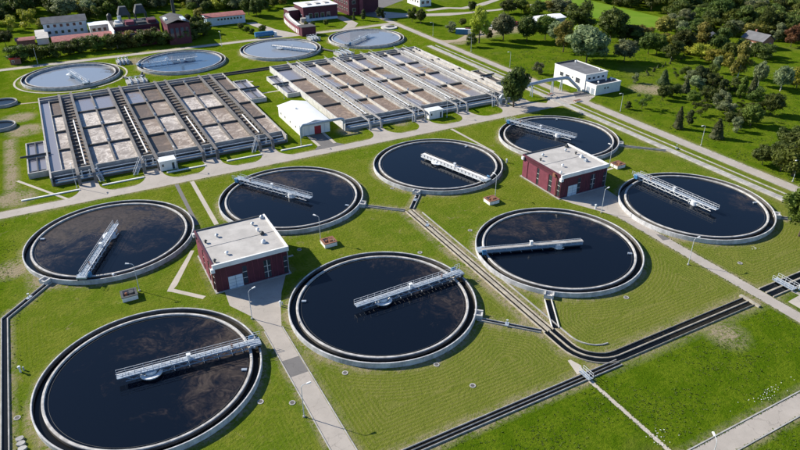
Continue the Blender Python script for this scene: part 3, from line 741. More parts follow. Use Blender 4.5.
def basin_block(label, x0, x1, pairs, lanes, pal, cells, left_col, right_col):
    o = thing('treatment_basin', label, 'basin', (x0, 180.5, 0))
    sh = thing  # noqa
    def bx(name, a0, a1, b0, b1, z0, z1, mat): return MB().box(a0 - x0, a1 - x0, b0 - 180.5, b1 - 180.5, z0, z1).build(name, mat, o)
    zt = 2.3
    wm = pal['wall']
    bx('outer_wall', x0, x0 + .4, 181.4, 257, -.2, zt, pal['rim']); bx('outer_wall', x1 - .4, x1, 181.4, 257, -.2, zt, pal['rim'])
    bx('outer_wall', x0 + .4, x1 - .4, 256.6, 257, -.2, zt - .01, wm); bx('outer_wall', x0 + .4, x1 - .4, 181.0, 181.4, -.2, 1.1, pal['side'])
    bx('outer_wall', x0 + .4, x1 - .4, 185.5, 185.9, -.2, zt - .02, wm)
    bx('gallery_floor', x0 + .4, x1 - .4, 181.4, 185.5, -.2, .4, 'concrete_dark')
    # pipes in the front gallery
    for yy, zz, rr, mt in ((182.5, .9, .32, 'blue_grey_paint'), (184.2, 1.1, .28, 'steel_dark'), (180.6, 1.0, .2, 'blue_grey_paint'), (183.4, 1.7, .12, 'rail_metal')):
        MB().cyl((1, yy - 180.5, zz), (x1 - x0 - 1, yy - 180.5, zz), rr, n=10).build('header_pipe', mt, o)
    # back channels with cross walls
    bx('back_channel_wall', x0 + .4, x1 - .4, 253.6, 253.9, .2, zt, wm)
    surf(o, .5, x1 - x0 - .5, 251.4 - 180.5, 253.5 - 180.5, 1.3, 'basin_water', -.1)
    surf(o, .5, x1 - x0 - .5, 254.0 - 180.5, 256.5 - 180.5, 1.1, 'channel_water', -.1)
    # paired walkways over the distribution channels
    for i, p in enumerate(pairs):
        hw = 1.95
        for s in (-1, 1):
            ob = beam(o, p + s * hw - x0, pal['bw'], pal['beam'], 256.3 - 180.5, 178.4 - 180.5)
            if pal['rails'] and True:
                rb = MB(); y = 182.5 - 180.5
                while y < 256 - 180.5:
                    rb.bar((p + s * (hw + .42) - x0, y, 2.9), (p + s * (hw + .42) - x0, y, 3.7), .06); y += 3.1
                rb.bar((p + s * (hw + .42) - x0, 2, 3.7), (p + s * (hw + .42) - x0, 75.8, 3.7), .06)
                rb.build('walkway_railing', 'rail_metal', o)
            bx('channel_side_wall', p + s * hw - .14, p + s * hw + .14, 185.9, 253.6, .2, 2.3, pal['side'])
            # support frames
            for yb in (189, 199, 209, 219, 229, 239, 249):
                bx('beam_support', p + s * hw - .14, p + s * hw + .14, yb, yb + .3, 2.35, 2.66, 'steel_dark')
        surf(o, p - hw + .2 - x0, p + hw - .2 - x0, 186 - 180.5, 253.5 - 180.5, 1.0, 'basin_brown', -.05)
        y = 187.6
        while y < 252:
            bx('cross_slab', p - hw + .19, p + hw - .19, y, y + .75, 1.75, 2.05, pal['slab']); y += 3.15
        # white air pipe down the middle of the channel
        ya, yb = pal['air'][i]
        MB().cyl((p + .5 - x0, ya - 180.5, 2.5), (p + .5 - x0, yb - 180.5, 2.5), .2, n=8).build('air_pipe', pal['airm'], o)
        if pal['rails']: MB().cyl((p - .7 - x0, 6.5, 2.55), (p - .7 - x0, 72, 2.55), .16, n=8).build('air_pipe', 'walkway_pale', o)
        # vertical drops at the front end
        for s in (-1, 1):
            MB().cyl((p + s * 1.0 - x0, 1.2, .3), (p + s * 1.0 - x0, 1.2, 2.7), .16, n=8).build('riser_pipe', 'rail_metal', o)
    # lanes between the walkways: centre wall and cross walls, contents cell by cell
    for li, (c, l0, l1) in enumerate(lanes):
        bx('lane_wall', c - pal['lw'] / 2, c + pal['lw'] / 2, 185.95, 253.5, .2, pal['lz'], pal['lane'])
        for r in ROWS[1:]:
            bx('cross_wall', l0, c - pal['lw'] / 2, r - pal['cw'], r + pal['cw'], .2, 2.2, pal['cross']); bx('cross_wall', c + pal['lw'] / 2, l1, r - pal['cw'], r + pal['cw'], .2, 2.2, pal['cross'])
            MB().cyl((c - x0, r - 180.5, pal['lz']), (c - x0, r - 180.5, pal['lz'] + .75), .3, n=8).build('valve_post', 'galvanised', o)
        for ri in range(4):
            y0, y1 = ROWS[ri] + .31, ROWS[ri + 1] - .31
            for side in (0, 1):
                ty = cells[li][ri][side]
                xa, xb = (l0, c - pal['lw'] / 2) if side == 0 else (c + pal['lw'] / 2, l1)
                surf(o, xa - x0, xb - x0, y0 - 180.5, y1 - 180.5, 1.62, TYPES[ty], rng.uniform(-.06, .06), rng.choice([0.0, 0.0, 1.2, -1.57]))
                if pal['half'] and rng.random() < .75:
                    # scum board cutting the cell in two
                    pass
    for (l0, l1, tys) in (left_col, right_col):
        for r in ROWS[1:]:
            bx('cross_wall', l0, l1, r - .3, r + .3, .2, 2.2, pal['cross'])
        for ri in range(4):
            surf(o, l0 - x0, l1 - x0, ROWS[ri] + .31 - 180.5, ROWS[ri + 1] - .31 - 180.5, 1.62, TYPES[tys[ri]], rng.uniform(-.05, .05))
    return o

pal_l = dict(wall='walkway_pale', rim='walkway_pale', beam='walkway_grey', bw=.8, slab='walkway_grey', lane='walkway_grey', lw=.5, lz=2.35, cross='concrete_dark', side='concrete_dark', cw=.3, rails=False, half=False,
             air=[(186.5, 226), (187, 232), (187, 212), (187, 205)], airm='white_paint')
lanesL = [(8.7, 2.65, 14.8), (25.05, 19.1, 31.15), (41.5, 35.45, 47.65)]
cellsL = [[('f', 'f'), ('f', 'f'), ('f', 'f'), ('w', 'w')],
          [('b', 't'), ('t', 'f'), ('b', 't'), ('w', 'b')],
          [('f', 't'), ('t', 't'), ('f', 'f'), ('b', 'b')]]
bl = basin_block('left block of treatment basins, cells covered with pale swirling foam', -8.2, 57.3, PL, lanesL, pal_l, cellsL, (-4.9, -1.65, 'fffb'), (51.95, 56.9, 'tbtb'))
MB().box(3.05, 3.3, 6, 71, .2, 2.2).build('side_channel_wall', 'concrete', bl)
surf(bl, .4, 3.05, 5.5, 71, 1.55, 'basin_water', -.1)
pal_r = dict(wall='concrete', rim='concrete_pale', beam='walkway_pale', bw=.62, slab='concrete', lane='walkway_cream', lw=.5, lz=2.4, cross='concrete_dark', side='concrete', cw=.5, rails=True, half=True,
             air=[(186.5, 252), (187, 252), (187, 252), (187, 252)], airm='rail_metal')
lanesR = [(94.1, 88.1, 100.1), (110.5, 104.5, 116.6), (126.9, 121.0, 133.0)]
cellsR = [[('m', 'c'), ('m', 'c'), ('m', 'c'), ('w', 'c')],
          [('m', 'c'), ('m', 'c'), ('m', 'm'), ('w', 'm')],
          [('c', 'm'), ('m', 'w'), ('m', 'm'), ('w', 'w')]]
br = basin_block('right block of treatment basins, brown and blue-grey cells with cream walls', 76.4, 143.6, PR, lanesR, pal_r, cellsR, (76.9, 83.75, 'cbcw'), (137.4, 143.2, 'bwww'))
for sx in (140.2,):
    MB().box(sx - 76.4, sx - 76.4 + .7, 5.5, 72, .2, 2.7).build('lane_wall', 'walkway_cream', br)

def small_tank(label, x0, x1, y0, y1, h, mat, wat):
    o = thing('settling_tank', label, 'tank', (x0, y0, 0)); X, Y = x1 - x0, y1 - y0
    for a in ((0, .35, 0, Y), (X - .35, X, 0, Y), (.35, X - .35, 0, .35), (.35, X - .35, Y - .35, Y), (.35, X - .35, Y / 2 - .6, Y / 2 + .6)):
        MB().box(*a, -.2, h + (.08 if a[2] == Y / 2 - .6 else 0)).build('wall', mat, o)
    for q in (0, 1):
        ya, yb = (.35, Y / 2 - .6) if q == 0 else (Y / 2 + .6, Y - .35)
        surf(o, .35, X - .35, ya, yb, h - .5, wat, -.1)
        MB().bar((X / 2, ya, h - .1), (X / 2, yb, h - .1), .28).build('scraper_rail', 'steel_dark', o)
        for u in (ya + .9, yb - .9):
            MB().bar((.6, u, h - .1), (X - .6, u, h - .1), .22).build('scraper_arm', 'steel_dark', o)
    MB().cyl((-1.5, Y / 2, h + .35), (X + 1.2, Y / 2, h + .35), .3, n=10).build('inlet_pipe', 'steel_dark', o)
    return o
small_tank('small grey twin tank at the left edge of the foam-covered basins', -13.4, -8.3, 189.2, 213.8, 1.6, 'concrete', 'basin_water')
small_tank('small pale twin tank right of the left basin block', 58.2, 63.8, 221.8, 246.4, 1.5, 'concrete_pale', 'basin_water')
small_tank('small pale twin tank left of the right basin block', 71.6, 76.3, 221.8, 246.2, 1.5, 'concrete_pale', 'basin_water')
small_tank('small tank at the right end of the basins near the boundary channel', 145.2, 149.2, 196.5, 213.8, 1.8, 'walkway_cream', 'basin_brown')
stair('pale steel stair left of the small white cabin, up to the left basins', 12.4, 178.0, 1)
stair('pale steel stair at the right end of the left basins', 45.6, 178.0, 1)
stair('steel stair behind the leftmost basin driveway', 3.9, 178.0, -.4)
stair('pale steel stair at the front of the right basins, left of the blue-white cabin', 99.4, 178.0, .8)
stair('pale steel stair at the front right end of the basins beside the lone tree', 131.2, 178.0, .8)

# ------------------------------------------------------------------ buildings
def windows(o, face, specs, x0, x1, y0, y1, mat='glass', frame='white_paint'):
    """face 'L' = wall at x0, 'F' = wall at y0; specs (u0, u1, z0, z1)"""
    for u0, u1, z0, z1 in specs:
        if face == 'F':
            f = MB().box(u0, u1, y0 - .06, y0 + .1, z0, z1).build('window', frame, o)
            MB().box(u0 + .08, u1 - .08, y0 - .075, y0 - .05, z0 + .08, z1 - .08).build('pane', mat, f)
        else:
            f = MB().box(x0 - .06, x0 + .1, u0, u1, z0, z1).build('window', frame, o)
            MB().box(x0 - .075, x0 - .05, u0 + .08, u1 - .08, z0 + .08, z1 - .08).build('pane', mat, f)

def pump_house(label, a, b, variant):
    o = thing('pump_house', label, 'building', (a, b, 0)); X, Y, H = 15.1, 15.5, 6.15
    wb = MB().box(0, X, 0, Y, -.2, H); wb.build('wall', 'maroon', o)
    MB().box(-.35, X + .35, -.35, Y + .35, -.2, .14).build('plinth', 'concrete', o)
    # maroon panels standing proud of the wall, strip windows between them
    for u0, u1 in ((9.4, 12.9), (4.7, 8.4), (1.2, 3.3)):
        MB().box(-.16, .05, u0, u1, .3, 5.0).build('wall_panel', 'maroon_panel', o)
    for u0, u1 in ((13.4, 15.4),): MB().box(-.1, .05, u0, u1, .3, 5.0).build('wall_panel', 'maroon_panel', o)
    windows(o, 'L', [(8.55, 9.25, .5, 4.9), (3.45, 4.5, .5, 4.9), (.25, 1.0, .5, 4.9)], 0, X, 0, Y, 'glass', 'steel_dark')
    for u, z in ((8.55, 2.0), (8.55, 3.4), (3.45, 2.0), (3.45, 3.4), (.25, 2.0), (.25, 3.4)):
        MB().box(-.1, .02, u, u + .95, z, z + .1).build('window_bar', 'concrete_pale', o)
    windows(o, 'F', [(5.5, 6.4, .5, 4.6), (9.9, 11.3, .5, 4.6), (14.1, 14.8, .5, 4.4)], 0, X, 0, Y, 'glass', 'steel_dark')
    for u, w in ((5.5, .9), (9.9, 1.4), (14.1, .7)):
        for z in (1.8, 3.2): MB().box(u, u + w, -.09, .02, z, z + .12).build('window_bar', 'concrete_pale', o)
    MB().box(10.55, 10.68, -.1, .02, .5, 4.6).build('window_bar', 'concrete_pale', o)
    for q in (1.2, 2.3, 6.6, 7.7, 8.8, 11.6, 12.7, 13.8): MB().box(q - .04, q + .04, -.05, .03, .2, 5.55).build('cladding_rib', 'maroon_panel', o)
    MB().cyl((15.0, -.12, .1), (15.0, -.12, 5.6), .07, n=8).build('downpipe', 'galvanised', o)
    d = MB().box(2.5, 5.4, -.1, .05, 0, 3.0).build('garage_door', 'pale_blue', o)
    for z in (.75, 1.5, 2.25): MB().box(2.55, 5.35, -.115, -.09, z - .03, z + .03).build('door_seam', 'blue_grey_paint', d)
    MB().box(3.9, 4.0, -.118, -.09, .02, 2.98).build('door_seam', 'blue_grey_paint', d)
    # roof slab with parapets
    MB().box(.0, X, 0, Y, H, H + .12).build('roof', 'roof_felt', o)
    MB().box(.0, X, Y * .5 - .06, Y * .5 + .06, H + .1, H + .19).build('roof_seam', 'roof_felt', o)
    MB().box(-.25, X + .25, -.28, .12, H - .55, H + .45).build('fascia', 'white_paint', o)
    MB().box(X - .12, X + .28, .12, Y + .2, H - .55, H + .42).build('fascia', 'white_paint', o)
    MB().box(-.22, .14, .12, Y + .2, H - .12, H + .34).build('parapet', 'maroon', o)
    MB().box(.14, X - .12, Y - .12, Y + .2, H - .12, H + .36).build('parapet', 'steel_dark', o)
    # roof vents
    vs = ([(3.6, 11.1), (.9, 9.7), (3.6, 3.2), (11.7, 12.5), (12.3, 7.6), (11.5, 4.2), (14.4, 14.6), (.7, 1.4), (11.9, 9.4)] if variant == 0 else
          [(3.9, 12.4), (1.5, 10.4), (4.0, 4.6), (11.5, 12.2), (13.6, 14.2), (12.4, 7.0), (11.7, 4.4), (12.5, 9.3), (.7, 1.4)])
    for i, (x, y) in enumerate(vs):
        v = MB().cyl((x, y, H + .1), (x, y, H + .62), .2, n=10); v.cyl((x, y, H + .62), (x, y, H + .9), .42, .12, 10)
        if i in (4, 5, 6): v.box(x - .4, x + .4, y - .4, y + .4, H + .1, H + .55)
        v.build('roof_vent', ['galvanised', 'steel_dark', 'white_metal'][i % 3], o)
    hb = MB().box(-.65, .1, -.65, .1, H - 1.1, H - .3); hb.build('corner_hood', 'white_metal', o)
    h2 = MB().box(-.6, -.1, Y - .6, Y + .2, H - 1.0, H - .2); h2.build('corner_hood', 'white_metal', o)
    if variant:
        MB().tube([(-.2, 1.55, .2), (-.2, 1.55, 5.2), (-.4, 1.9, 5.6), (-.4, 2.4, 6.0)], .13, 8).build('wall_pipe', 'orange_paint', o)
        MB().box(-.32, -.02, 2.2, 3.1, 5.2, 6.2).build('wall_box', 'orange_paint', o)
    else:
        MB().tube([(-.2, 1.4, .2), (-.2, 1.4, 4.5)], .12, 8).build('wall_pipe', 'rust', o)
    return o
pump_house('maroon flat-roofed pump house with pale roof, left, at the end of the concrete path', PUMP[0][0], PUMP[0][1], 0)
pump_house('maroon flat-roofed pump house with orange wall pipe, right of the centre', PUMP[1][0], PUMP[1][1], 1)

def gable(mb, x0, x1, y0, y1, ze, zr, along='y', over=.3):
    if along == 'y':
        xm = (x0 + x1) / 2
        vs = [(x0 - over, y0 - over, ze - .05), (xm, y0 - over, zr), (x1 + over, y0 - over, ze - .05), (x0 - over, y1 + over, ze - .05), (xm, y1 + over, zr), (x1 + over, y1 + over, ze - .05)]
    else:
        ym = (y0 + y1) / 2
        vs = [(x0 - over, y1 + over, ze - .05), (x0 - over, ym, zr), (x0 - over, y0 - over, ze - .05), (x1 + over, y1 + over, ze - .05), (x1 + over, ym, zr), (x1 + over, y0 - over, ze - .05)]
    th = .15
    vs2 = [(x, y, z - th) for x, y, z in vs]
    return mb.add(vs + vs2, [(0, 3, 4, 1)[::-1], (1, 4, 5, 2)[::-1], (6, 7, 10, 9)[::-1], (7, 8, 11, 10)[::-1], (0, 6, 9, 3)[::-1], (2, 5, 11, 8)[::-1], (0, 1, 7, 6)[::-1], (1, 2, 8, 7)[::-1], (3, 9, 10, 4)[::-1], (4, 10, 11, 5)[::-1]])
def gable_wall(mb, x0, x1, y0, y1, ze, zr, along='y'):
    if along == 'y':
        xm = (x0 + x1) / 2; prof = [(x0, -.2), (x1, -.2), (x1, ze - .22), (xm, zr - .2), (x0, ze - .22)]
        vs = [(x, y0, z) for x, z in prof] + [(x, y1, z) for x, z in prof]
    else:
        ym = (y0 + y1) / 2; prof = [(y1, -.2), (y0, -.2), (y0, ze - .22), (ym, zr - .2), (y1, ze - .22)]
        vs = [(x0, y, z) for y, z in prof] + [(x1, y, z) for y, z in prof]
    return mb.add(vs, [(0, 1, 2, 3, 4), (9, 8, 7, 6, 5)] + [(i, 5 + i, 5 + (i + 1) % 5, (i + 1) % 5) for i in range(5)])

# white shed with red door
o = thing('metal_shed', 'white metal shed with low gable roof and red door between the basins', 'shed', (62.4, 183.6, 0))
gable_wall(MB(), 0, 9.8, 0, 21, 3.7, 4.7).build('wall', 'white_paint', o)
gable(MB(), 0, 9.8, 0, 21, 3.75, 4.75).build('roof', 'roof_white', o)
rd = MB().box(4.6, 6.8, -.06, .05, 0, 2.6).build('door', 'red_door', o); MB().box(5.68, 5.72, -.07, -.05, 0, 2.58).build('door_seam', 'steel_dark', rd)
for u in (1.2, 2.8, 8.0): MB().box(u, u + .06, -.03, .03, .1, 3.4).build('panel_joint', 'galvanised', o)
windows(o, 'L', [(4, 4.7, 1.5, 2.3), (9, 9.7, 1.5, 2.3), (14, 14.7, 1.5, 2.3), (18, 18.7, 1.5, 2.3)], 0, 9.8, 0, 21)
MB().cyl((3.5, 13, 4.3), (3.5, 13, 4.95), .3, n=10).build('roof_vent', 'white_metal', o)
pp = [(62.2, 182.6, -.1), (62.2, 182.6, 3.1), (62.5, 182.6, 3.7), (63.1, 182.6, 4.0), (75.6, 182.4, 4.0), (76.3, 182.4, 3.7), (76.6, 182.4, 3.0), (76.6, 182.4, -.1)]
o = thing('pipe_arch', 'big grey pipe arching across the front of the white shed', 'pipe', (62.2, 182.6, 0))
MB().tube([(x - 62.2, y - 182.6, z) for x, y, z in pp], .42, 12).build('pipe', 'galvanised', o)

# small white cabins at the basins
def cabin(label, a, b, w, d, h):
    o = thing('cabin', label, 'cabin', (a, b, 0))
    MB().box(0, w, 0, d, -.1, h).build('wall', 'white_paint', o); MB().box(-.15, w + .15, -.15, d + .15, h, h + .18).build('roof', 'white_metal', o)
    windows(o, 'F', [(.5, 1.1, 1.2, 2.0), (w - 1.2, w - .5, .1, 2.1)], 0, w, 0, d, 'glass', 'galvanised'); windows(o, 'L', [(.7, 1.3, 1.1, 2.0)], 0, w, 0, d, 'glass', 'galvanised')
    return o
cabin('small white box cabin at the front of the left basins', 19.0, 177.4, 4.4, 3.2, 2.7)
cabin('small blue-white box cabin at the front of the right basins', 105.2, 177.6, 5.2, 3.2, 2.7)

# white two-level building by the boundary road
o = thing('white_house', 'white flat-roofed building with dark lower annex beside the boundary road', 'building', (170.6, 170.6, 0))
MB().box(0, 10.6, 5.6, 23, -.2, 6).build('wall', 'white_paint', o)
MB().box(.25, 10.35, 5.85, 22.75, 6.0, 6.08).build('roof', 'roof_grey', o)
for a in ((-.1, .25, 5.5, 23.1), (10.35, 10.7, 5.5, 23.1), (.25, 10.35, 5.5, 5.85)): MB().box(*a, 5.98, 6.3).build('parapet', 'white_paint', o)
MB().box(.25, 10.35, 22.75, 23.1, 5.98, 6.55).build('parapet', 'steel_dark', o)
MB().box(.3, 12.2, 0, 5.5, -.2, 3.4).build('annex_wall', 'white_paint', o)
MB().box(.5, 12.0, .3, 5.4, 3.4, 3.48).build('annex_roof', 'roof_dark', o)
for a in ((.2, .5, -.1, 5.5), (12.0, 12.3, -.1, 5.5), (.5, 12.0, -.1, .3)): MB().box(*a, 3.38, 3.85).build('annex_parapet', 'white_paint', o)
windows(o, 'L', [(17.6, 19.6, 2.6, 4.2), (14.2, 16.4, 2.4, 4.0), (8.4, 10.8, 2.3, 4.2), (12.2, 12.9, 3.2, 4.0)], 0, 0, 0, 0)
windows(o, 'F', [(1.2, 2.4, 4.2, 5.1), (3.4, 4.6, 4.2, 5.1), (5.6, 6.8, 4.2, 5.1), (7.8, 9.0, 4.2, 5.1)], 0, 0, 5.6, 0)
windows(o, 'F', [(4.2, 5.0, 1.8, 2.6), (5.6, 6.4, 1.8, 2.6)], 0, 0, 0, 0)
windows(o, 'L', [(1.0, 2.6, .2, 2.3), (3.4, 4.6, .2, 2.3)], .3, 0, 0, 0, 'pale', 'white_metal') if False else None
for u in ((.9, 2.3), (3.2, 4.8)): MB().box(.22, .34, u[0], u[1], 0, 2.3).build('door', 'galvanised', o)
for x, y in ((8.5, 21), (8.8, 8), (3.4, 2.4), (8.2, 3.6), (10.5, 3.2)):
    z = 6.05 if y > 5.6 else 3.45
    v = MB().cyl((x, y, z), (x, y, z + .6), .25, n=8); v.cyl((x, y, z + .55), (x, y, z + .8), .45, .2, 8); v.build('roof_vent', 'white_metal', o)
# elevated pipe between basins and the white building
o = thing('pipe_bridge', 'big pale elevated pipe running from the basins to the white building', 'pipe', (136, 181, 0))
MB().tube([(-1, -1.8, -.1), (-1, -1.8, 2.4), (-.5, -1.8, 2.9), (4, -1.5, 3.0), (12.6, 0, 4.6), (20.6, 0, 5.0), (28.6, -.7, 5.0), (30.0, -1.0, 4.6), (33.4, -3.2, 1.0), (33.6, -3.3, -.1)], .62, 12).build('pipe', 'galvanised', o)
for x, z in ((6, 3.3), (14, 4.7), (23.4, 5.0), (27.6, 5.0)):
    sp = MB(); sp.bar((x, -.6, -.1), (x, -.2, z - .5), .25); sp.bar((x, .6, -.1), (x, .2, z - .5), .25); sp.build('trestle', 'galvanised', o)
for (a, b, rz, lab) in ((157.2, 178.9, .3, 'dark wooden bench-like crate left of the connecting road'), (161.0, 168.6, 0, 'low stacked planks on the verge near the white building')):
    o = thing('plank_stack', lab, 'planks', (a, b, 0), rz)
    for q in range(4): MB().box(-1.4, 1.4, -.7 + q * .36, -.4 + q * .36, 0, .35 + .1 * (q % 2)).build('plank', 'rust' if q % 2 else 'concrete_pale', o)

# pits beside the tanks
def pit(label, a, b, roof):
    o = thing('valve_pit', label, 'hut', (a, b, 0), 0, 'small valve pits beside the clarifiers')
    for q in ((0, 2.9, 0, .25), (0, 2.9, 2.45, 2.7), (0, .25, .25, 2.45), (2.65, 2.9, .25, 2.45)): MB().box(*q, -.2, .95).build('wall', 'white_paint', o)
    for q in ((-.1, 3.0, -.1, .35), (-.1, 3.0, 2.35, 2.8), (-.1, .35, .35, 2.35), (2.55, 3.0, .35, 2.35)): MB().box(*q, .955, 1.1).build('coping', roof, o)
    MB().box(.25, 2.65, .25, 2.45, -.2, .3).build('floor', 'concrete_dark', o)
    MB().cyl((.9, 1.3, .3), (.9, 1.3, 1.25), .22, n=8).build('valve', 'rust', o)
    MB().box(1.5, 2.3, .8, 1.9, .3, 1.3).build('gear_box', roof, o)
    return o
pit('dark brown valve pit below the scum-covered leftmost clarifier', .9, 117.3, 'steel_dark')
pit('orange-rimmed valve pit right of the left pump house', 43.4, 117.5, 'orange_paint')
pit('orange-rimmed valve pit below the white slab bridge clarifier', 87.4, 117.3, 'orange_paint')
pit('orange-rimmed valve pit at the right pump house, beside a lamp post', 131.0, 118.4, 'orange_paint')

# ------------------------------------------------------------------ far buildings
def slab_building(name, label, cat, a, b, X, Y, H, wall, roof, gab=None, wl=(), wf=(), rz=0.0, frame='white_paint'):
    o = thing(name, label, cat, (a, b, 0), rz)
    if gab:
        gable_wall(MB(), 0, X, 0, Y, H, H + gab[0], gab[1]).build('wall', wall, o); gable(MB(), 0, X, 0, Y, H + .05, H + gab[0] + .05, gab[1], .5).build('roof', roof, o)
    else:
        MB().box(0, X, 0, Y, -.2, H).build('wall', wall, o); MB().box(-.25, X + .25, -.25, Y + .25, H, H + .25).build('roof', roof, o)
    windows(o, 'L', wl, 0, X, 0, Y, 'glass', frame); windows(o, 'F', wf, 0, X, 0, Y, 'glass', frame)
    return o
wf = [(1.5 + i * 2.9, 2.9 + i * 2.9, z, z + 1.5) for i in range(6) for z in (1.3, 4.3)]
slab_building('office_block', 'pale blue two-storey block with grey pitched roof behind red roofs', 'building', -1.0, 366.5, 19.4, 9, 6.4, 'pale_blue', 'roof_grey', (2.2, 'x'), (), wf)
slab_building('workshop', 'long low workshop with faded red roof before the pale blue block', 'building', 1.5, 336.8, 16.0, 11.5, 3.8, 'brick', 'roof_red', (1.2, 'x'), (), [(2 + i * 3, 3.4 + i * 3, 1, 2.2) for i in range(4)])
slab_building('workshop', 'short red-roofed workshop joined right of the long one', 'building', 19.0, 334.6, 7.6, 12.5, 4.0, 'brick', 'roof_red', (1.0, 'x'))
slab_building('garage', 'low white garage with flat roof left of the red roofs', 'garage', -5.0, 352, 5.0, 20, 2.6, 'white_paint', 'roof_felt', None, [(3, 5, .3, 2), (9, 11, .3, 2)])
slab_building('garage', 'low brick shed at the far left among trees', 'shed', -13.5, 352, 7.6, 6, 2.8, 'brick', 'roof_red', (.8, 'x'))
slab_building('annex', 'white flat-roofed annex right of the pale blue block', 'building', 18.9, 358, 8.6, 8, 5.0, 'white_paint', 'roof_white', None, (), [(1, 2.6, 2.2, 3.8), (3.4, 5, 2.2, 3.8), (6, 7.4, 2.2, 3.8)])
tag(MB().cyl((28.6, 357, 0), (28.6, 357, 9.5), 1.1, n=20).cyl((28.6, 357, 9.5), (28.6, 357, 10.2), 1.1, .4, 20).build('silo', 'steel_dark'), 'dark upright silo right of the white annex', 'silo')
# dark industrial plant with hoppers
o = thing('industrial_hall', 'dark maroon industrial hall with stepped roofs and two steel hoppers', 'building', (27.4, 324.5, 0))
MB().box(0, 21, 12, 27, -.2, 7.4).build('wall', 'maroon', o); MB().box(-.3, 21.3, 11.7, 27.3, 7.4, 7.7).build('roof', 'roof_dark', o)
MB().box(1, 20, 2.5, 12, -.2, 5.2).build('front_bay', 'maroon', o)
for q in range(5): MB().box(1.3 + q * 3.8, 4.6 + q * 3.8, 3.0, 11.6, 5.2, 5.5 + .25 * (q % 2)).build('roof_panel', ['maroon_panel', 'roof_dark', 'maroon_panel', 'roof_red', 'maroon'][q], o)
for q in range(4): MB().box(1.2 + q * 5, 5 + q * 5, 13, 18.5, 7.7, 8.6 + .6 * (q % 2)).build('roof_house', ['roof_felt', 'maroon_panel', 'steel_dark', 'maroon'][q], o)
MB().box(-.5, -.1, 3, 27, -.2, 7.9).build('side_wall', 'white_paint', o)
for q in range(6): f = MB().box(2 + q * 3, 4 + q * 3, 2.42, 2.6, 1.2, 3.4).build('window', 'glass', o)
for (x, y) in ((7.2, 25), (15.0, 26.5)):
    h = MB(); h.add([(x - 2.8, y - 2.8, 10.5), (x + 2.8, y - 2.8, 10.5), (x + 2.8, y + 2.8, 10.5), (x - 2.8, y + 2.8, 10.5), (x - 1.5, y - 1.6, 14.2), (x + 1.5, y - 1.6, 14.2), (x + 1.5, y + 1.6, 14.2), (x - 1.5, y + 1.6, 14.2)],
                  [(0, 3, 2, 1), (4, 5, 6, 7), (0, 1, 5, 4), (1, 2, 6, 5), (2, 3, 7, 6), (3, 0, 4, 7)]); h.build('hopper', 'steel_dark', o)
    lg = MB()
    for sx in (-2.4, 2.4):
        for sy in (-2.4, 2.4): lg.bar((x + sx, y + sy, 7.5), (x + sx, y + sy, 10.6), .4)
    lg.build('hopper_legs', 'steel_dark', o)
MB().cyl((4.5, 19.5, 7.5), (4.5, 19.5, 11), .9, n=16).build('tank', 'galvanised', o); MB().cyl((3, 17, 7.5), (3, 17, 9.6), 1.2, n=16).build('tank', 'white_metal', o)
o = thing('boiler_house', 'tall dark maroon boiler house with glazed strips right of the hoppers', 'building', (49.6, 321.5, 0))
MB().box(0, 10, 0, 18, -.2, 9.6).build('wall', 'maroon', o); gable(MB(), 0, 10, 0, 18, 9.7, 11.2, 'y', .3).build('roof', 'roof_dark', o)
MB().box(7.2, 8.8, 1, 8, 10.2, 11.0).build('skylight', 'pale_blue', o); MB().box(.3, 1.6, 7, 12, 9.8, 10.6).build('skylight', 'white_metal', o)
for q in range(4): MB().box(1 + q * 2.3, 2.4 + q * 2.3, -.08, .05, 3, 7.5).build('window', 'glass', o)
MB().box(-.05, .05, 3, 15, 2, 7).build('side_panel', 'maroon_panel', o)
o = thing('chimney', 'slim dark steel chimney rising behind the boiler house', 'chimney', (61.5, 370, 0))
MB().cyl((0, 0, 0), (0, 0, 26), .9, .7, 16).build('flue', 'steel_dark', o); MB().cyl((0, 0, 25.6), (0, 0, 26.3), .95, n=16).build('cap', 'steel_dark', o)
slab_building('laboratory', 'low pale blue building with patchy red roof on the far lawn', 'building', 74.2, 352.6, 20.2, 10.5, 4.3, 'pale_blue', 'roof_red', (.9, 'x'), [(2, 4, 1.5, 2.6)], [(5.5 + i * 1.7, 6.7 + i * 1.7, 2.3, 3.4) for i in range(8)])
# maroon arc building
o = thing('arc_building', 'low curved maroon building with white inner roof edge', 'building', (109.5, 311, 0))
def arcwall(mb, off, w, z0, z1):
    pts = [(0, 0), (.2, 8), (.9, 17), (2.0, 26), (3.6, 33.5), (6.0, 38.5), (9.6, 41)]
    return mb.sect(offset_path(pts, off), [(-w / 2, z0), (w / 2, z0), (w / 2, z1), (-w / 2, z1)])
arcwall(MB(), -1.3, 2.6, -.2, 3.4).build('wall', 'maroon', o); arcwall(MB(), .04, .25, -.1, 3.7).build('outer_parapet', 'maroon_panel', o); arcwall(MB(), -2.3, .9, 3.4, 3.75).build('white_coping', 'white_paint', o); arcwall(MB(), -1.0, 1.7, 3.4, 3.5).build('roof', 'roof_felt', o)
pts = [(0, 0), (.2, 8), (.9, 17), (2.0, 26), (3.6, 33.5)]
for q in range(13):
    y = 2 + q * 2.3; x = float(np.interp(y, [p[1] for p in pts], [p[0] for p in pts]))
    MB().box(x - .28, x - .1, y - .55, y + .55, .5, 2.5).build('window', 'white_paint', o)
MB().box(0, 7.2, -3.2, 2.4, -.2, 4.2).build('head_block', 'maroon', o); MB().box(-.2, 7.4, -3.4, 2.6, 4.2, 4.4).build('head_roof', 'roof_dark', o)
MB().box(8, 16, 20, 32, -.1, .15).build('terrace', 'concrete_warm', o); MB().cyl((12, 27, 0), (12, 27, 2.2), 1.6, n=18).build('round_tank', 'concrete', o); MB().cyl((15, 29, 0), (15, 29, 3), 1.2, n=18).build('round_tank', 'white_paint', o)
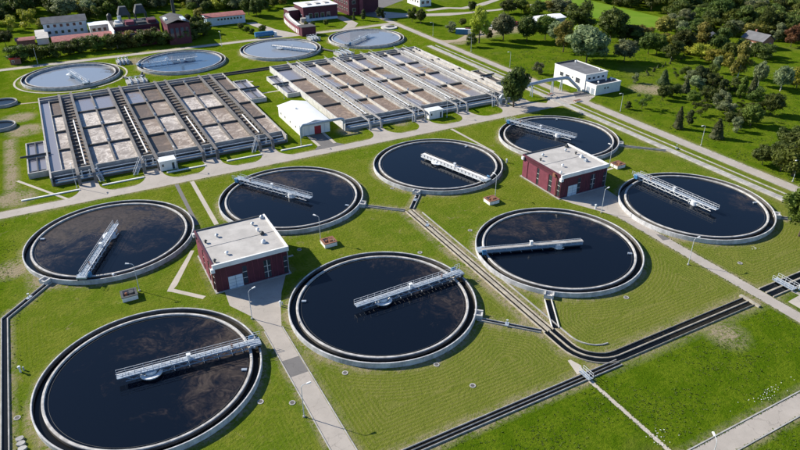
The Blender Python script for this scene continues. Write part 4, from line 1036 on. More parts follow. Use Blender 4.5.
o = slab_building('maroon_hall', 'maroon hall with wide pale roof beside the curved building', 'building', 122.3, 339.5, 19.6, 14, 7.2, 'maroon', 'roof_white', None, [(2, 5, 1.5, 3.2)], [(3 + i * 3.4, 5 + i * 3.4, 1.0, 3.8) for i in range(4)])
MB().box(-6, -.3, 6, 14, -.2, 5).build('side_wing', 'maroon', o); MB().box(-6.2, -.3, 5.8, 14.2, 5, 5.2).build('side_roof', 'roof_felt', o)
MB().box(.8, 19, -1.2, 0, .1, 1.2).build('loading_ramp', 'pale_blue', o)
for q in range(3): MB().box(4 + q * 5, 6.4 + q * 5, 4, 8, 7.45, 8.0).build('skylight', 'roof_felt', o)
o = slab_building('maroon_tower', 'tall maroon tower block with windows at the top edge of the picture', 'building', 149.6, 341.5, 9.5, 22, 17, 'maroon', 'roof_felt', None, [(2 + i * 3.2, 3.4 + i * 3.2, z, z + 1.6) for i in range(6) for z in (2, 5.4, 8.8, 12.2)], [(2, 4, z, z + 1.8) for z in (2, 6, 10)])
MB().box(6.0, 8.0, -1.2, 0, -.2, 15).build('stair_shaft', 'maroon_panel', o); MB().box(9.5, 19.5, 3, 20, -.2, 13).build('side_wing', 'maroon', o); MB().box(9.4, 19.7, 2.8, 20.2, 13, 13.2).build('side_roof', 'roof_felt', o)
slab_building('guard_house', 'white flat-roofed building with blue shaded end at the top edge', 'building', 195.6, 343.6, 7.6, 15.4, 5.0, 'white_paint', 'roof_white', None, [(2 + i * 3, 3.2 + i * 3, 2, 3.4) for i in range(4)], [(1, 3, 1.5, 3.2), (4.2, 6.2, 1.5, 3.2)])
slab_building('storage_hall', 'long storage hall with white roof half hidden by trees', 'shed', 221.5, 268.5, 18.5, 9.5, 3.4, 'galvanised', 'roof_white', (1.0, 'x'), (), [(2 + i * 5, 4.6 + i * 5, .2, 2.6) for i in range(3)])
o = slab_building('cottage', 'cottage with grey pitched roof among the trees at upper right', 'house', 281.5, 184.5, 8, 10.5, 3.6, 'brick', 'roof_grey', (2.6, 'y'), [(1.5, 2.7, 1, 2.4), (4.5, 5.7, 1, 2.4), (7.5, 8.7, 1, 2.4)], [(1.4, 2.6, 1, 2.4), (5, 6.2, 1, 2.4)])
MB().box(4.2, 4.9, 7.0, 7.7, 5.2, 7.2).build('chimney', 'brick', o); MB().box(-3.2, -.1, 2, 8, -.1, 2.3).build('porch', 'concrete_warm', o)
slab_building('garden_shed', 'small dark-roofed shed in the wood left of the cottage', 'shed', 272.5, 206, 6, 6, 2.4, 'bark', 'roof_grey', (1.2, 'x'))
# guard hut with red roof and the blue tank near the far road
slab_building('kiosk', 'tiny red-roofed kiosk beside the far road at the left', 'kiosk', -16.6, 319.5, 4, 3.4, 2.3, 'brick', 'car_red', None, (), [(.6, 1.6, .8, 1.8)])
o = thing('blue_tank', 'long blue cylindrical tank lying beside the far road', 'tank', (88.5, 316.2, 0), R(-3))
MB().cyl((0, 0, 1.5), (9, 0, 1.5), 1.25, n=20).build('barrel', 'blue_paint', o)
for x in (1.5, 7.5): MB().box(x - .3, x + .3, -1, 1, 0, .7).build('saddle', 'concrete', o)
MB().box(9.3, 10.6, -.9, .9, 0, 2.0).build('pump_box', 'white_metal', o)

# pipe chambers between the far tanks
def chamber(label, a, b, w, d):
    o = thing('pipe_chamber', label, 'chamber', (a, b, 0), 0, 'pipe chambers between the far clarifiers')
    MB().box(0, w, 0, d, -.2, .9).build('slab', 'concrete', o)
    for i in range(3):
        x = w * (i + .7) / 3.4
        MB().tube([(x, -1.2, .1), (x, -.4, 1.3), (x, d * .5, 1.55), (x, d + .6, 1.0), (x, d + 1.2, .05)], .28, 8).build('pipe', 'galvanised', o)
        MB().cyl((x, d * .5, 1.5), (x, d * .5, 2.5), .12, n=6).build('valve_stem', 'steel_dark', o); MB().cyl((x, d * .5, 2.45), (x, d * .5, 2.55), .4, n=10).build('hand_wheel', 'rail_metal', o)
    railing(MB(), 0, w, 0, .9, 1.2, 1.0, .08).build('railing', 'rail_metal', o); railing(MB(), 0, w, d, .9, 1.2, 1.0, .08).build('railing', 'rail_metal', o)
    return o
chamber('grey pipe chamber between the two left far clarifiers, upper', 23.2, 297.5, 5.0, 5.5)
chamber('grey pipe chamber at the back edge of the left basins', 22.6, 264.5, 7.5, 6)
chamber('grey pipe chamber between the two right far clarifiers, upper', 109.5, 296.5, 5.0, 5.5)
chamber('grey pipe chamber at the back edge of the right basins', 110, 264.3, 7.5, 6)
for (a0, b0, a1, b1, lab) in ((22.5, 277, 25.5, 271.5, 'feed pipe from the far left clarifier to its chamber'), (30.2, 279, 28, 271.5, 'feed pipe from the second far clarifier to its chamber'), (108.6, 279, 112, 271.3, 'feed pipe from the third far clarifier to its chamber'), (117, 279, 115, 271.3, 'feed pipe from the far right clarifier to its chamber')):
    tag(MB().cyl((a0, b0, .5), (a1, b1, .5), .4, n=10).build('feed_pipe', 'steel_dark'), lab, 'pipe')
o = thing('round_slab', 'pale round concrete slab with a low cover beside the far right clarifier', 'slab', (155.3, 304.5, 0))
MB().cyl((0, 0, -.1), (0, 0, .5), 4.2, n=32).build('slab', 'concrete_pale', o); MB().box(-1.5, 2.5, -1, 1, .5, 1.0).build('cover', 'walkway_grey', o)

# ------------------------------------------------------------------ lamp posts
lp = thing('street_lamp', '', 'lamp post', (0, 0, 0), 0, 'lamp posts')
MB().cyl((0, 0, -.1), (0, 0, .25), .22, n=12).build('base', 'concrete', lp)
MB().cyl((0, 0, .25), (0, 0, 6.1), .08, .05, 10).build('pole', 'rail_metal', lp)
MB().tube([(0, 0, 6.05), (.12, 0, 6.3), (.45, 0, 6.42), (1.0, 0, 6.45)], .05, 8).build('arm', 'rail_metal', lp)
hm = MB(); hm.add([(.85, -.14, 6.40), (1.6, -.18, 6.42), (1.6, .18, 6.42), (.85, .14, 6.40), (.85, -.1, 6.52), (1.55, -.12, 6.58), (1.55, .12, 6.58), (.85, .1, 6.52)], [(0, 3, 2, 1), (4, 5, 6, 7), (0, 1, 5, 4), (1, 2, 6, 5), (2, 3, 7, 6), (3, 0, 4, 7)])
hm.build('lamp_head', 'lamp_white', lp)
LAMPS = [(21.4, 72.4, 0, 'lamp post on the left verge of the foreground path, shadow across it'), (108.8, 74.8, 0, 'lamp post left of the right-hand path, between two clarifiers'),
         (4.4, 120.0, R(150), 'lamp post beside the dark valve pit below the leftmost clarifier'), (21.6, 100.4, R(20), 'lamp post on the apron of the left pump house'),
         (43.7, 120.9, R(120), 'lamp post beside the orange valve pit right of the left pump house'), (91.0, 120.1, R(90), 'lamp post beside the orange valve pit of the white slab bridge tank'),
         (130.3, 120.8, R(90), 'lamp post beside the orange valve pit right of the right pump house'), (109.1, 101.2, R(10), 'lamp post on the apron of the right pump house'),
         (165.6, 119.4, R(180), 'lamp post on the boundary road, nearest the orchard trees'), (166.2, 90.3, R(180), 'lamp post on the boundary road at the right edge'),
         (166.6, 153.6, R(180), 'lamp post on the boundary road below the white building'), (166.0, 215.8, R(180), 'lamp post on the boundary road behind the lone tree'),
         (166.4, 279.1, R(180), 'lamp post on the far boundary road, near the twin trees'), (166.0, 244.8, R(180), 'lamp post on the boundary road at the dirt yard turn-off'),
         (67.4, 35.6, R(60), 'lamp post at the lower edge beside the bottom right road'), (23.5, 176.6, R(90), 'lamp post in front of the small white cabin'),
         (-2.5, 177.2, R(90), 'lamp post at the left front corner of the basins'), (60.0, 177.0, R(90), 'lamp post left of the shed with red door'), (111.5, 176.8, R(90), 'lamp post right of the blue-white cabin'),
         (70, 221, R(90), 'lamp post on the lawn strip between the basin blocks'), (-6.5, 316.6, R(-90), 'lamp post on the far road at the left'), (70, 308, R(90), 'lamp post between the two middle far clarifiers')]
for i, (a, b, rz, lab) in enumerate(LAMPS):
    o = lp if i == 0 else copy_tree(lp)
    o.location = (a, b, 0); o.rotation_euler = (0, 0, rz); o['label'] = lab

# bollard-like posts, manholes, stones
for (a, b, lab) in ((27.6, 101.6, 'short white post pair right of the left pump house apron'), (109.2, 103.4, 'short white post beside the right pump house apron'), (106.6, 136.6, 'short white standpipe right of the slab bridge tank'),
                    (19.8, 129.6, 'short white standpipe behind the left pump house'), (0.5, 127.0, 'round drum at the foot of the leftmost clarifier'), (-17.2, 104.6, 'pale standpipe left of the nearest clarifier'), (120.8, 57.8, 'white standpipe beside the grey footbridge')):
    o = thing('standpipe', lab, 'post', (a, b, 0))
    MB().cyl((0, 0, -.1), (0, 0, 1.1), .16, n=10).build('pipe', 'white_metal', o); MB().cyl((0, 0, 1.1), (0, 0, 1.3), .28, .2, 10).build('cap', 'white_metal', o); MB().cyl((.5, .3, -.1), (.5, .3, .7), .14, n=10).build('pipe', 'galvanised', o)
MH = [(31, 78.5, 'below the middle foreground tank, left'), (45.6, 73.0, 'on the striped lawn below the middle foreground tank'), (48.2, 65.8, 'in the middle of the striped lawn'), (16.4, 78.7, 'at the right foot of the nearest tank'),
      (20.8, 76.1, 'beside the foreground path near its lamp'), (88.5, 72.2, 'below the blue-girder bridge tank'), (76.2, 109.1, 'right of the beige twin channel'), (61.1, 106.1, 'left of the beige twin channel'), (-17.9, 93.2, 'near the left channel'),
      (38.2, 119.8, 'between the left pump house and its valve pit'), (101, 134, 'left of the right pump house'), (95.5, 110, 'left below the right pump house'), (70.5, 137.5, 'above the channel fork'), (119, 70, 'below the rightmost tank by the path')]
for a, b, lab in MH:
    o = thing('manhole', 'round manhole in pale collar ' + lab, 'manhole', (a, b, 0), 0, 'manholes in the lawns')
    MB().ring([(.34, -.1), (.34, .08), (.52, .08), (.52, -.1)], 20).build('collar', 'concrete', o); MB().cyl((0, 0, -.1), (0, 0, .06), .34, n=20).build('cover', 'concrete_dark', o)
for i, (a, b) in enumerate(((-17.6, 84.6), (-17.3, 85.8), (-17.5, 87.0), (-17.6, 88.1), (-16.9, 83.3))):
    mb = MB(); pts = []
    for q in range(8): pts.append(((.55 + .2 * rng.random()) * math.cos(q * .785), (.4 + .15 * rng.random()) * math.sin(q * .785)))
    mb.prism(pts, -.1, .35); o = mb.build('concrete_block', 'concrete', None, (a, b, 0)); tag(o, ['second', 'third', 'fourth', 'farthest', 'nearest'][i] + ' pale rubble block in the row beside the left channel', 'block', 'rubble blocks by the left channel')

# parked machines at the dirt yard
def car(label, a, b, rz, body, kind='car', L=4.3, Wd=1.8):
    o = thing('parked_' + kind, label, kind, (a, b, 0), rz)
    H0, H1 = (.95, 1.5) if kind == 'car' else (1.3, 2.6)
    MB().add([(-L / 2, -Wd / 2, .3), (L / 2, -Wd / 2, .3), (L / 2, Wd / 2, .3), (-L / 2, Wd / 2, .3), (-L / 2 + .08, -Wd / 2 + .05, H0 - .05), (L / 2 - .2, -Wd / 2 + .05, H0 - .18), (L / 2 - .2, Wd / 2 - .05, H0 - .18), (-L / 2 + .08, Wd / 2 - .05, H0 - .05)],
             [(0, 3, 2, 1), (4, 5, 6, 7), (0, 1, 5, 4), (1, 2, 6, 5), (2, 3, 7, 6), (3, 0, 4, 7)]).build('body', body, o)
    x0, x1 = -L * .38, L * .16
    MB().add([(x0, -Wd / 2 + .08, H0 - .1), (x1 + .6, -Wd / 2 + .08, H0 - .1), (x1 + .6, Wd / 2 - .08, H0 - .1), (x0, Wd / 2 - .08, H0 - .1), (x0 + .35, -Wd / 2 + .22, H1), (x1, -Wd / 2 + .22, H1), (x1, Wd / 2 - .22, H1), (x0 + .35, Wd / 2 - .22, H1)],
             [(0, 3, 2, 1), (4, 5, 6, 7), (0, 1, 5, 4), (1, 2, 6, 5), (2, 3, 7, 6), (3, 0, 4, 7)]).build('window', 'glass', o)
    MB().box(x0 + .4, x1 - .05, -Wd / 2 + .2, Wd / 2 - .2, H1 - .02, H1 + .05).build('roof', body, o)
    for sx in (-L * .31, L * .31):
        for sy in (-1, 1): MB().cyl((sx, sy * (Wd / 2 - .1) - .11, .33), (sx, sy * (Wd / 2 - .1) + .11, .33), .33, n=12).build('wheel', 'tyre', o)
    return o
car('white car parked left in the dirt yard between trees', 201.5, 278.3, R(20), 'white_paint')
car('dark car parked beside the white one in the dirt yard', 204.5, 281.4, R(15), 'car_dark')
car('red car parked in front of the white-roofed storage hall', 216.8, 279.2, R(30), 'car_red')
car('silver car parked beside the red one near the storage hall', 213.0, 281.5, R(30), 'car_silver')
car('silver van parked at the left end of the dirt yard', 196.5, 282.6, R(10), 'car_silver', 'van', 5.2, 2.0)
for (a, b, rz, mt, lab, L) in ((177.6, 276.2, R(-40), 'blue_paint', 'blue container with white end at the edge of the dirt yard', 6), (181.8, 274.2, R(-40), 'steel_dark', 'dark container at the edge of the dirt yard', 5.5), (184.2, 270.8, R(50), 'white_paint', 'white container box right of the blue one in the yard', 3.0)):
    o = thing('container', lab, 'container', (a, b, 0), rz)
    bm_ = MB().box(0, L, 0, 2.4, .1, 2.5); bm_.build('body', mt, o)
    for q in range(int(L / .8)): MB().box(.3 + q * .8, .55 + q * .8, -.05, .0, .2, 2.4).build('rib', mt, o)
    MB().box(L, L + .06, .1, 2.3, .2, 2.4).build('door', 'white_metal', o); MB().box(-.05, L + .05, -.05, 2.45, 2.5, 2.58).build('roof', 'white_metal' if mt != 'steel_dark' else 'roof_red', o)

# ------------------------------------------------------------------ trees
def card_cloud(pos, nor, size, seed):
    r = np.random.default_rng(seed); n = len(pos)
    a = r.normal(size=(n, 3)); u = np.cross(nor, a); u /= np.linalg.norm(u, axis=1, keepdims=True) + 1e-9; w = np.cross(nor, u)
    s = size[:, None]; k = r.uniform(.55, 1.0, (n, 1))
    # pointed leaf sprays: four-cornered kites
    v = np.stack([pos - u * s, pos - w * s * k * .7, pos + u * s * 1.1, pos + w * s * k * .7], 1).reshape(-1, 3)
    return v
ICO = None
def ico():
    global ICO
    if ICO is None:
        t = (1 + 5 ** .5) / 2
        v = np.array([(-1, t, 0), (1, t, 0), (-1, -t, 0), (1, -t, 0), (0, -1, t), (0, 1, t), (0, -1, -t), (0, 1, -t), (t, 0, -1), (t, 0, 1), (-t, 0, -1), (-t, 0, 1)], float); v /= np.linalg.norm(v[0])
        f = [(0, 11, 5), (0, 5, 1), (0, 1, 7), (0, 7, 10), (0, 10, 11), (1, 5, 9), (5, 11, 4), (11, 10, 2), (10, 7, 6), (7, 1, 8), (3, 9, 4), (3, 4, 2), (3, 2, 6), (3, 6, 8), (3, 8, 9), (4, 9, 5), (2, 4, 11), (6, 2, 10), (8, 6, 7), (9, 8, 1)]
        ICO = (v, f)
    return ICO

def crown_mesh(seed, form, cards=3000):
    """unit crown: width 1, height 1 (z 0..1 is the whole tree)"""
    r = np.random.default_rng(seed); lobes = []
    if form == 'round':
        for i in range(24):
            t = r.uniform(0, 6.283); q = r.uniform(0, 1) ** .5; z = r.uniform(.26, .86); env = max(.12, 1 - abs((z - .52) / .46) ** 2.2)
            lobes.append((q * .36 * env ** .6 * math.cos(t), q * .36 * env ** .6 * math.sin(t), z, r.uniform(.10, .19)))
    elif form == 'tall':
        for i in range(26):
            t = r.uniform(0, 6.283); z = r.uniform(.2, .92); env = (1 - abs((z - .5) / .5) ** 2.5) * .3 + .05
            lobes.append((env * r.uniform(.2, 1) * math.cos(t), env * r.uniform(.2, 1) * math.sin(t), z, r.uniform(.10, .17)))
    elif form == 'bush':
        for i in range(18):
            t = r.uniform(0, 6.283); q = r.uniform(0, 1) ** .5; z = r.uniform(.12, .78); lobes.append((q * .36 * math.cos(t), q * .36 * math.sin(t), z, r.uniform(.13, .22)))
    elif form == 'full':
        for i in range(44):
            zz = 1 - 2 * (i + .5) / 44; t = i * 2.39996 + r.uniform(-.3, .3); q = math.sqrt(1 - zz * zz); k = r.uniform(.6, 1.08)
            lobes.append((q * .36 * k * math.cos(t), q * .36 * k * math.sin(t), .58 + zz * .33 * k, r.uniform(.10, .16)))
        lobes.append((0, 0, .58, .26)); lobes.append((0, 0, .45, .22))
    elif form == 'open':
        for i in range(13):
            t = r.uniform(0, 6.283); q = r.uniform(.1, 1) ** .6; z = r.uniform(.3, .9); lobes.append((q * .4 * math.cos(t), q * .4 * math.sin(t), z, r.uniform(.09, .16)))
    V = []; F = []; nv = 0
    if form == 'conifer':
        n = cards; z = .08 + .9 * r.uniform(0, 1, n) ** 1.35; lay = np.floor(z * 11) / 11; lw_ = r.uniform(.7, 1.15, 12)[np.minimum(11, (z * 11).astype(int))]; rad = .46 * (1 - z) ** .7 * lw_ * (.6 + .4 * (1 - (z - lay) * 11)) + .015
        t = r.uniform(0, 6.283, n); q = r.uniform(.55, 1.05, n); pos = np.stack([rad * q * np.cos(t), rad * q * np.sin(t), z - .03 * q], 1)
        nor = np.stack([np.cos(t) * .6, np.sin(t) * .6, np.full(n, .9)], 1) + r.normal(0, .35, (n, 3)); size = r.uniform(.022, .05, n)
        ci = 12; cz = np.linspace(.06, .97, 8)
        cv = [(.36 * (1 - zz) ** .9 * math.cos(k * 6.283 / ci) * r.uniform(.8, 1.1), .36 * (1 - zz) ** .9 * math.sin(k * 6.283 / ci) * r.uniform(.8, 1.1), zz) for zz in cz for k in range(ci)]
        V.append(np.array(cv)); F += [(i * ci + k, i * ci + (k + 1) % ci, (i + 1) * ci + (k + 1) % ci, (i + 1) * ci + k) for i in range(7) for k in range(ci)]; nv = len(cv)
    else:
        L = np.array(lobes); n = cards
        pick = r.choice(len(L), n, p=(L[:, 3] ** 2) / (L[:, 3] ** 2).sum()); d = r.normal(size=(n, 3)); d[:, 2] += .25; d /= np.linalg.norm(d, axis=1, keepdims=True)
        pos = L[pick, :3] + d * (L[pick, 3] * r.uniform(.72, 1.12, n))[:, None] * np.array([1, 1, .85]); nor = d + r.normal(0, .45, (n, 3)); size = r.uniform(.020, .046, n)
        if form != 'open':
            iv, if_ = ico()
            for (x, y, z, rr) in lobes:
                jj = iv * rr * .72 * r.uniform(.7, 1.15, (12, 1)) * np.array([1, 1, .85]) + np.array([x, y, z]); V.append(jj); F += [tuple(i + nv for i in f) for f in if_]; nv += 12
    nor /= np.linalg.norm(nor, axis=1, keepdims=True)
    cv = card_cloud(pos, nor, size, seed + 1); V.append(cv); F += [(nv + 4 * i, nv + 4 * i + 1, nv + 4 * i + 2, nv + 4 * i + 3) for i in range(len(cv) // 4)]
    me = bpy.data.meshes.new('crown'); me.from_pydata(np.concatenate(V).tolist(), [], F); me.materials.append(M['leaf_dark']); me.update(); return me

def trunk_mesh(seed, conifer=False):
    r = random.Random(seed); mb = MB(); p = Vector((0, 0, -.02)); rad = .024
    for i in range(5):
        q = p + Vector((r.uniform(-.012, .012), r.uniform(-.012, .012), .13)); r2 = rad * .8; mb.cyl(p, q, rad, r2, 7, i == 0); p, rad = q, r2
        if i >= 1 and not conifer:
            for k_ in range(2):
                t = r.uniform(0, 6.28); e = q + Vector((math.cos(t) * .17, math.sin(t) * .17, r.uniform(.08, .2))); mb.cyl(q, e, rad * .6, rad * .25, 5, False)
    mb.cyl(p, p + Vector((0, 0, .2)), rad, rad * .3, 6, False)
    return mb.mesh('trunk', 'bark')
CR = {'round': [crown_mesh(100 + i, 'round') for i in range(3)] + [crown_mesh(150 + i, 'full', 3400) for i in range(4)], 'tall': [crown_mesh(200 + i, 'tall') for i in range(2)], 'bush': [crown_mesh(300 + i, 'bush', 1700) for i in range(3)],
      'open': [crown_mesh(400 + i, 'open', 1300) for i in range(2)], 'conifer': [crown_mesh(500 + i, 'conifer', 1500) for i in range(3)]}
big_crown = crown_mesh(777, 'full', 6500)
TR = [trunk_mesh(i) for i in range(4)]; TRC = trunk_mesh(9, True)
NTREE = [0]
def tree(a, b, h, w, leaf, form, label, group=None, cat='tree', bark='bark', mesh=None, name='broadleaf_tree'):
    i = NTREE[0]; NTREE[0] += 1
    o = thing(name, label, cat, (a, b, 0), rng.uniform(0, 6.28), group)
    tm = TRC if form == 'conifer' else TR[i % 4]
    t = put('trunk', tm, o, scale=(h, h, h * .95))
    if bark != 'bark': t.material_slots[0].link = 'OBJECT'; t.material_slots[0].material = M[bark]
    me = mesh or CR[form][i % len(CR[form])]
    c = put('crown', me, o, rz=rng.uniform(0, 6.28), scale=(w * 1.12, w * 1.12 * rng.uniform(.9, 1.1), h))
    if leaf != 'leaf_dark': c.material_slots[0].link = 'OBJECT'; c.material_slots[0].material = M[leaf]
    return o
# (x, y, height, crown width, kind)
TREES = [(137.3,174.6,14.7,10.4,0),(170.1,202.4,5.6,4.4,1),(172.2,310.8,7.7,5.8,0),(174.0,304.3,7.6,5.2,0),(178.2,281.3,5.8,5.5,1),(189.9,288.9,4.0,3.6,5),
(177.8,256.0,16.3,9.4,2),(170.2,251.6,6.3,6.0,0),(214.4,317.2,6.5,5.1,0),(185.8,259.3,4.7,3.3,0),(191.1,255.3,11.6,8.6,1),(199.1,247.6,11.5,8.5,0),
(208.6,245.7,11.1,8.6,5),(206.9,235.7,10.4,7.4,1),(201.4,224.3,12.7,8.5,4),(198.5,206.1,14.9,15.2,1),(233.5,250.8,14.4,11.9,0),(232.8,227.9,14.6,12.2,0),
(228.9,303.0,7.5,8.9,0),(236.9,301.7,7.5,6.7,5),(238.1,297.9,6.4,5.0,2),(240.1,290.7,8.4,7.7,0),(248.8,292.0,7.5,7.8,4),(252.4,286.9,9.0,11.0,1),
(249.1,274.0,8.2,6.4,5),(213.2,199.1,9.2,8.5,1),(232.0,203.6,9.1,7.1,0),(233.7,200.7,8.7,6.6,5),(233.1,191.8,8.5,7.3,0),(240.2,223.9,8.3,10.3,0),
(242.3,218.4,6.4,7.4,0),(251.5,231.3,5.2,6.3,2),(251.9,226.5,5.2,5.8,4),(252.6,221.5,4.7,5.7,2),(252.3,215.1,4.6,5.6,4),(251.5,209.1,4.5,5.5,2),
(248.1,194.8,5.7,7.1,2),(246.9,187.9,6.0,6.5,2),(244.4,180.2,5.5,5.9,2),(245.3,174.5,5.4,5.0,2),(247.8,198.9,9.6,7.1,0),(257.6,197.5,11.4,9.9,4),
(260.6,191.8,10.5,8.9,0),(235.0,160.7,14.0,9.4,4),(233.2,169.5,7.2,4.0,1),(233.0,150.0,9.1,5.7,1),(234.6,142.1,9.7,7.4,1),(243.2,141.5,9.1,6.0,2),
(251.3,178.2,8.4,7.6,5),(195.1,175.0,4.3,2.3,1),(174.8,151.9,5.3,4.8,0),(170.2,153.8,2.9,2.4,3),(170.8,132.8,7.6,3.2,3),(176.5,133.3,5.1,2.6,3),
(188.3,155.5,5.1,3.6,0),(194.2,156.1,5.5,5.4,0),(213.0,171.1,4.0,3.9,0),(218.6,171.2,4.4,4.3,5),(210.8,159.2,8.3,4.5,3),(214.8,159.9,6.9,3.4,3),
(202.9,158.0,5.3,4.1,3),(201.2,147.2,5.8,5.0,0),(186.6,137.4,4.9,5.4,0),(194.5,147.1,5.1,4.9,5),(174.7,121.4,6.5,4.3,3),(184.9,122.6,5.0,3.2,1),
(187.8,127.1,4.1,3.2,0),(193.0,123.3,7.0,6.4,5),(197.9,124.8,5.1,3.9,0),(208.0,126.9,7.3,6.7,0),(203.8,134.9,3.2,3.1,0),(197.5,138.3,7.0,5.1,1),
(216.0,146.8,6.3,5.1,0),(211.9,149.1,5.9,4.4,3),(211.3,153.4,6.7,4.4,0),(168.9,101.3,5.4,3.9,0),(169.6,96.3,7.7,5.0,0),(169.5,92.7,10.4,7.1,5),
(181.0,98.7,9.1,6.3,0),(183.1,104.2,7.5,4.7,0),(140.8,71.3,13.1,7.8,5),(-18.3,357.2,7.3,8.4,0),(-13.1,323.0,8.5,6.9,0),(-9.2,324.5,7.3,5.6,0),
(-4.9,324.0,7.8,6.1,5),(-1.3,325.8,6.1,5.7,0),(3.1,325.3,6.6,5.7,0),(7.3,326.9,6.6,5.4,0),(11.1,327.7,7.1,5.4,0),(15.7,328.2,7.6,5.9,0),
(19.5,328.1,7.2,5.5,5),(24.2,327.6,7.7,6.4,0),(28.4,327.4,7.7,6.4,0),(32.8,327.1,8.2,6.5,4),(37.2,326.8,8.2,6.5,0),(42.0,326.3,8.2,6.5,0),
(46.7,324.8,7.8,6.6,0),(51.2,324.4,7.4,6.1,0),(56.4,324.9,8.4,6.6,0),(62.0,330.9,8.5,7.3,0),(-15.4,390.5,8.9,8.1,2),(-7.1,396.2,10.0,9.3,2),
(-19.0,410.9,8.2,7.4,0),(-1.0,385.1,6.0,5.1,4),(11.9,408.0,11.5,13.1,1),(5.9,417.2,7.4,7.7,0),(20.2,400.5,7.3,7.6,0),(26.3,400.0,7.3,7.1,5),
(33.9,407.8,7.5,7.8,5),(40.4,413.5,6.6,7.4,0),(45.0,411.0,7.1,6.8,2),(51.4,413.9,6.6,7.5,0),(73.3,365.5,7.2,7.5,4),(82.5,390.3,6.5,7.4,0),
(89.9,392.6,7.2,8.1,2),(95.7,392.7,7.2,7.5,5),(101.6,392.7,7.3,7.6,2),(101.5,370.4,10.1,8.9,0),(103.8,363.0,10.0,8.2,0),(113.7,379.5,6.6,6.9,0),
(120.1,382.5,6.7,7.0,5),(126.6,385.7,5.7,5.9,4),(75.1,410.8,3.4,4.1,2),(75.5,394.1,5.5,6.2,5),(87.3,336.4,3.5,3.6,5),(88.0,328.5,3.4,3.5,5),
(89.6,325.2,2.9,3.0,0),(95.0,324.6,4.4,4.0,5),(147.3,330.2,4.7,2.2,3),(151.3,326.6,5.7,3.8,3),(159.7,324.9,6.2,3.8,3),(162.1,325.0,5.2,3.2,3),
(128.6,324.0,3.5,3.1,5),(119.9,328.8,2.5,3.1,5),(122.7,327.3,2.5,2.6,0),]
ADJ = ['dark green', 'grey-green', 'yellow-green', 'dark', 'olive-brown', 'mid green', 'russet']
UNI = {0: 'large dark green tree standing alone at the right front end of the basins', 1: 'round grey-green shrub on the lawn left of the white building', 2: 'left one of twin dark trees on the far lawn', 3: 'right one of twin dark trees on the far lawn',
       4: 'round grey-green willow at the left end of the blue container', 5: 'small round tree behind the blue container', 6: 'tall yellow-green tree at the dirt yard', 7: 'small dark tree beside the boundary road turn-off', 8: 'dark tree on the grass island by the far road loop',
       9: 'small dark tree right of the tall yellow-green tree', 15: 'broad grey-green willow behind the white flat-roofed building', 25: 'pale grey willow alone on the meadow behind the white annex', 43: 'tall golden-green tree left below the cottage',
       50: 'small leaning tree on the verge right of the white annex', 51: 'tiny conifer beside the boundary lamp post', 52: 'slim conifer nearest the boundary road', 80: 'leafy tree cut off by the right edge beside the rightmost tank'}
for i, (a, b, h, w, k) in enumerate(TREES):
    form = {3: 'conifer' if i % 4 == 0 else 'tall', 1: 'bush' if h < 7 else 'round', 2: 'tall' if h > 11 else 'bush', 4: 'tall' if h > 11 else 'round', 5: 'round', 0: 'round'}[k]
    if a > 165 and a < 225 and b < 180 and k in (0, 5) and h < 7 and i % 3: form = 'bush' if i % 2 else 'open'
    if 318 < b < 335 and a < 66: form = 'bush'; w *= 1.45; h *= 1.0
    if a > 240 and k in (2, 4) and h < 7: form = 'bush'; w *= 1.35; h *= 1.15
    if 165 < a < 228 and b < 180 and k != 3: w *= 1.15; h *= 1.05
    if 165 < a < 228 and b < 180 and k == 3: w *= 1.3
    far_l = b > 318 and a < 135
    if 185 < a < 262 and 180 < b < 306 and k not in (2, 3): w *= 1.28; h *= 1.05
    if 166 < a < 186 and b < 106: w *= 1.5; h *= 1.05
    if i == 80: w *= 1.3
    if i in UNI: lab, grp = UNI[i], None
    elif k == 3: lab, grp = ('small conifer in front of the maroon tower', 'conifers by the maroon tower') if b > 300 else ('small dark conifer in the meadow planting at right', 'conifers of the meadow planting')
    elif b > 318 and b < 335 and a < 66: lab, grp = 'dark leafy tree in the row before the industrial buildings', 'tree row before the industrial buildings'
    elif b > 318 and a > 86: lab, grp = 'small young tree on the far lawns by the maroon buildings', 'young trees on the far lawns'
    elif far_l: lab, grp = ADJ[k] + ' tree behind the industrial buildings', ADJ[k] + ' trees behind the industrial buildings'
    elif k in (2, 4) and a > 240: lab, grp = ADJ[k] + ' bushy tree in the hedge below the bright field', ADJ[k] + ' hedge trees below the field'
    elif a > 164 and b < 180 and a < 225: lab, grp = ADJ[k] + ' small tree of the meadow planting at right', ADJ[k] + ' trees of the meadow planting'
    elif b > 268: lab, grp = ADJ[k] + ' tree behind the storage hall', ADJ[k] + ' trees behind the storage hall'
    elif a < 225: lab, grp = ADJ[k] + ' tree in the belt between dirt yard and white building', ADJ[k] + ' trees of the yard belt'
    else: lab, grp = ADJ[k] + ' tree on the meadow below the bright field', ADJ[k] + ' trees on the meadow'
    birch = i in (28, 43, 45, 46) 
    tree(a, b, h, w, LEAF[k], form, lab, grp, bark='birch_bark' if birch else 'bark', mesh=big_crown if i in (0, 15, 80) else None, name='conifer_tree' if k == 3 else 'broadleaf_tree')

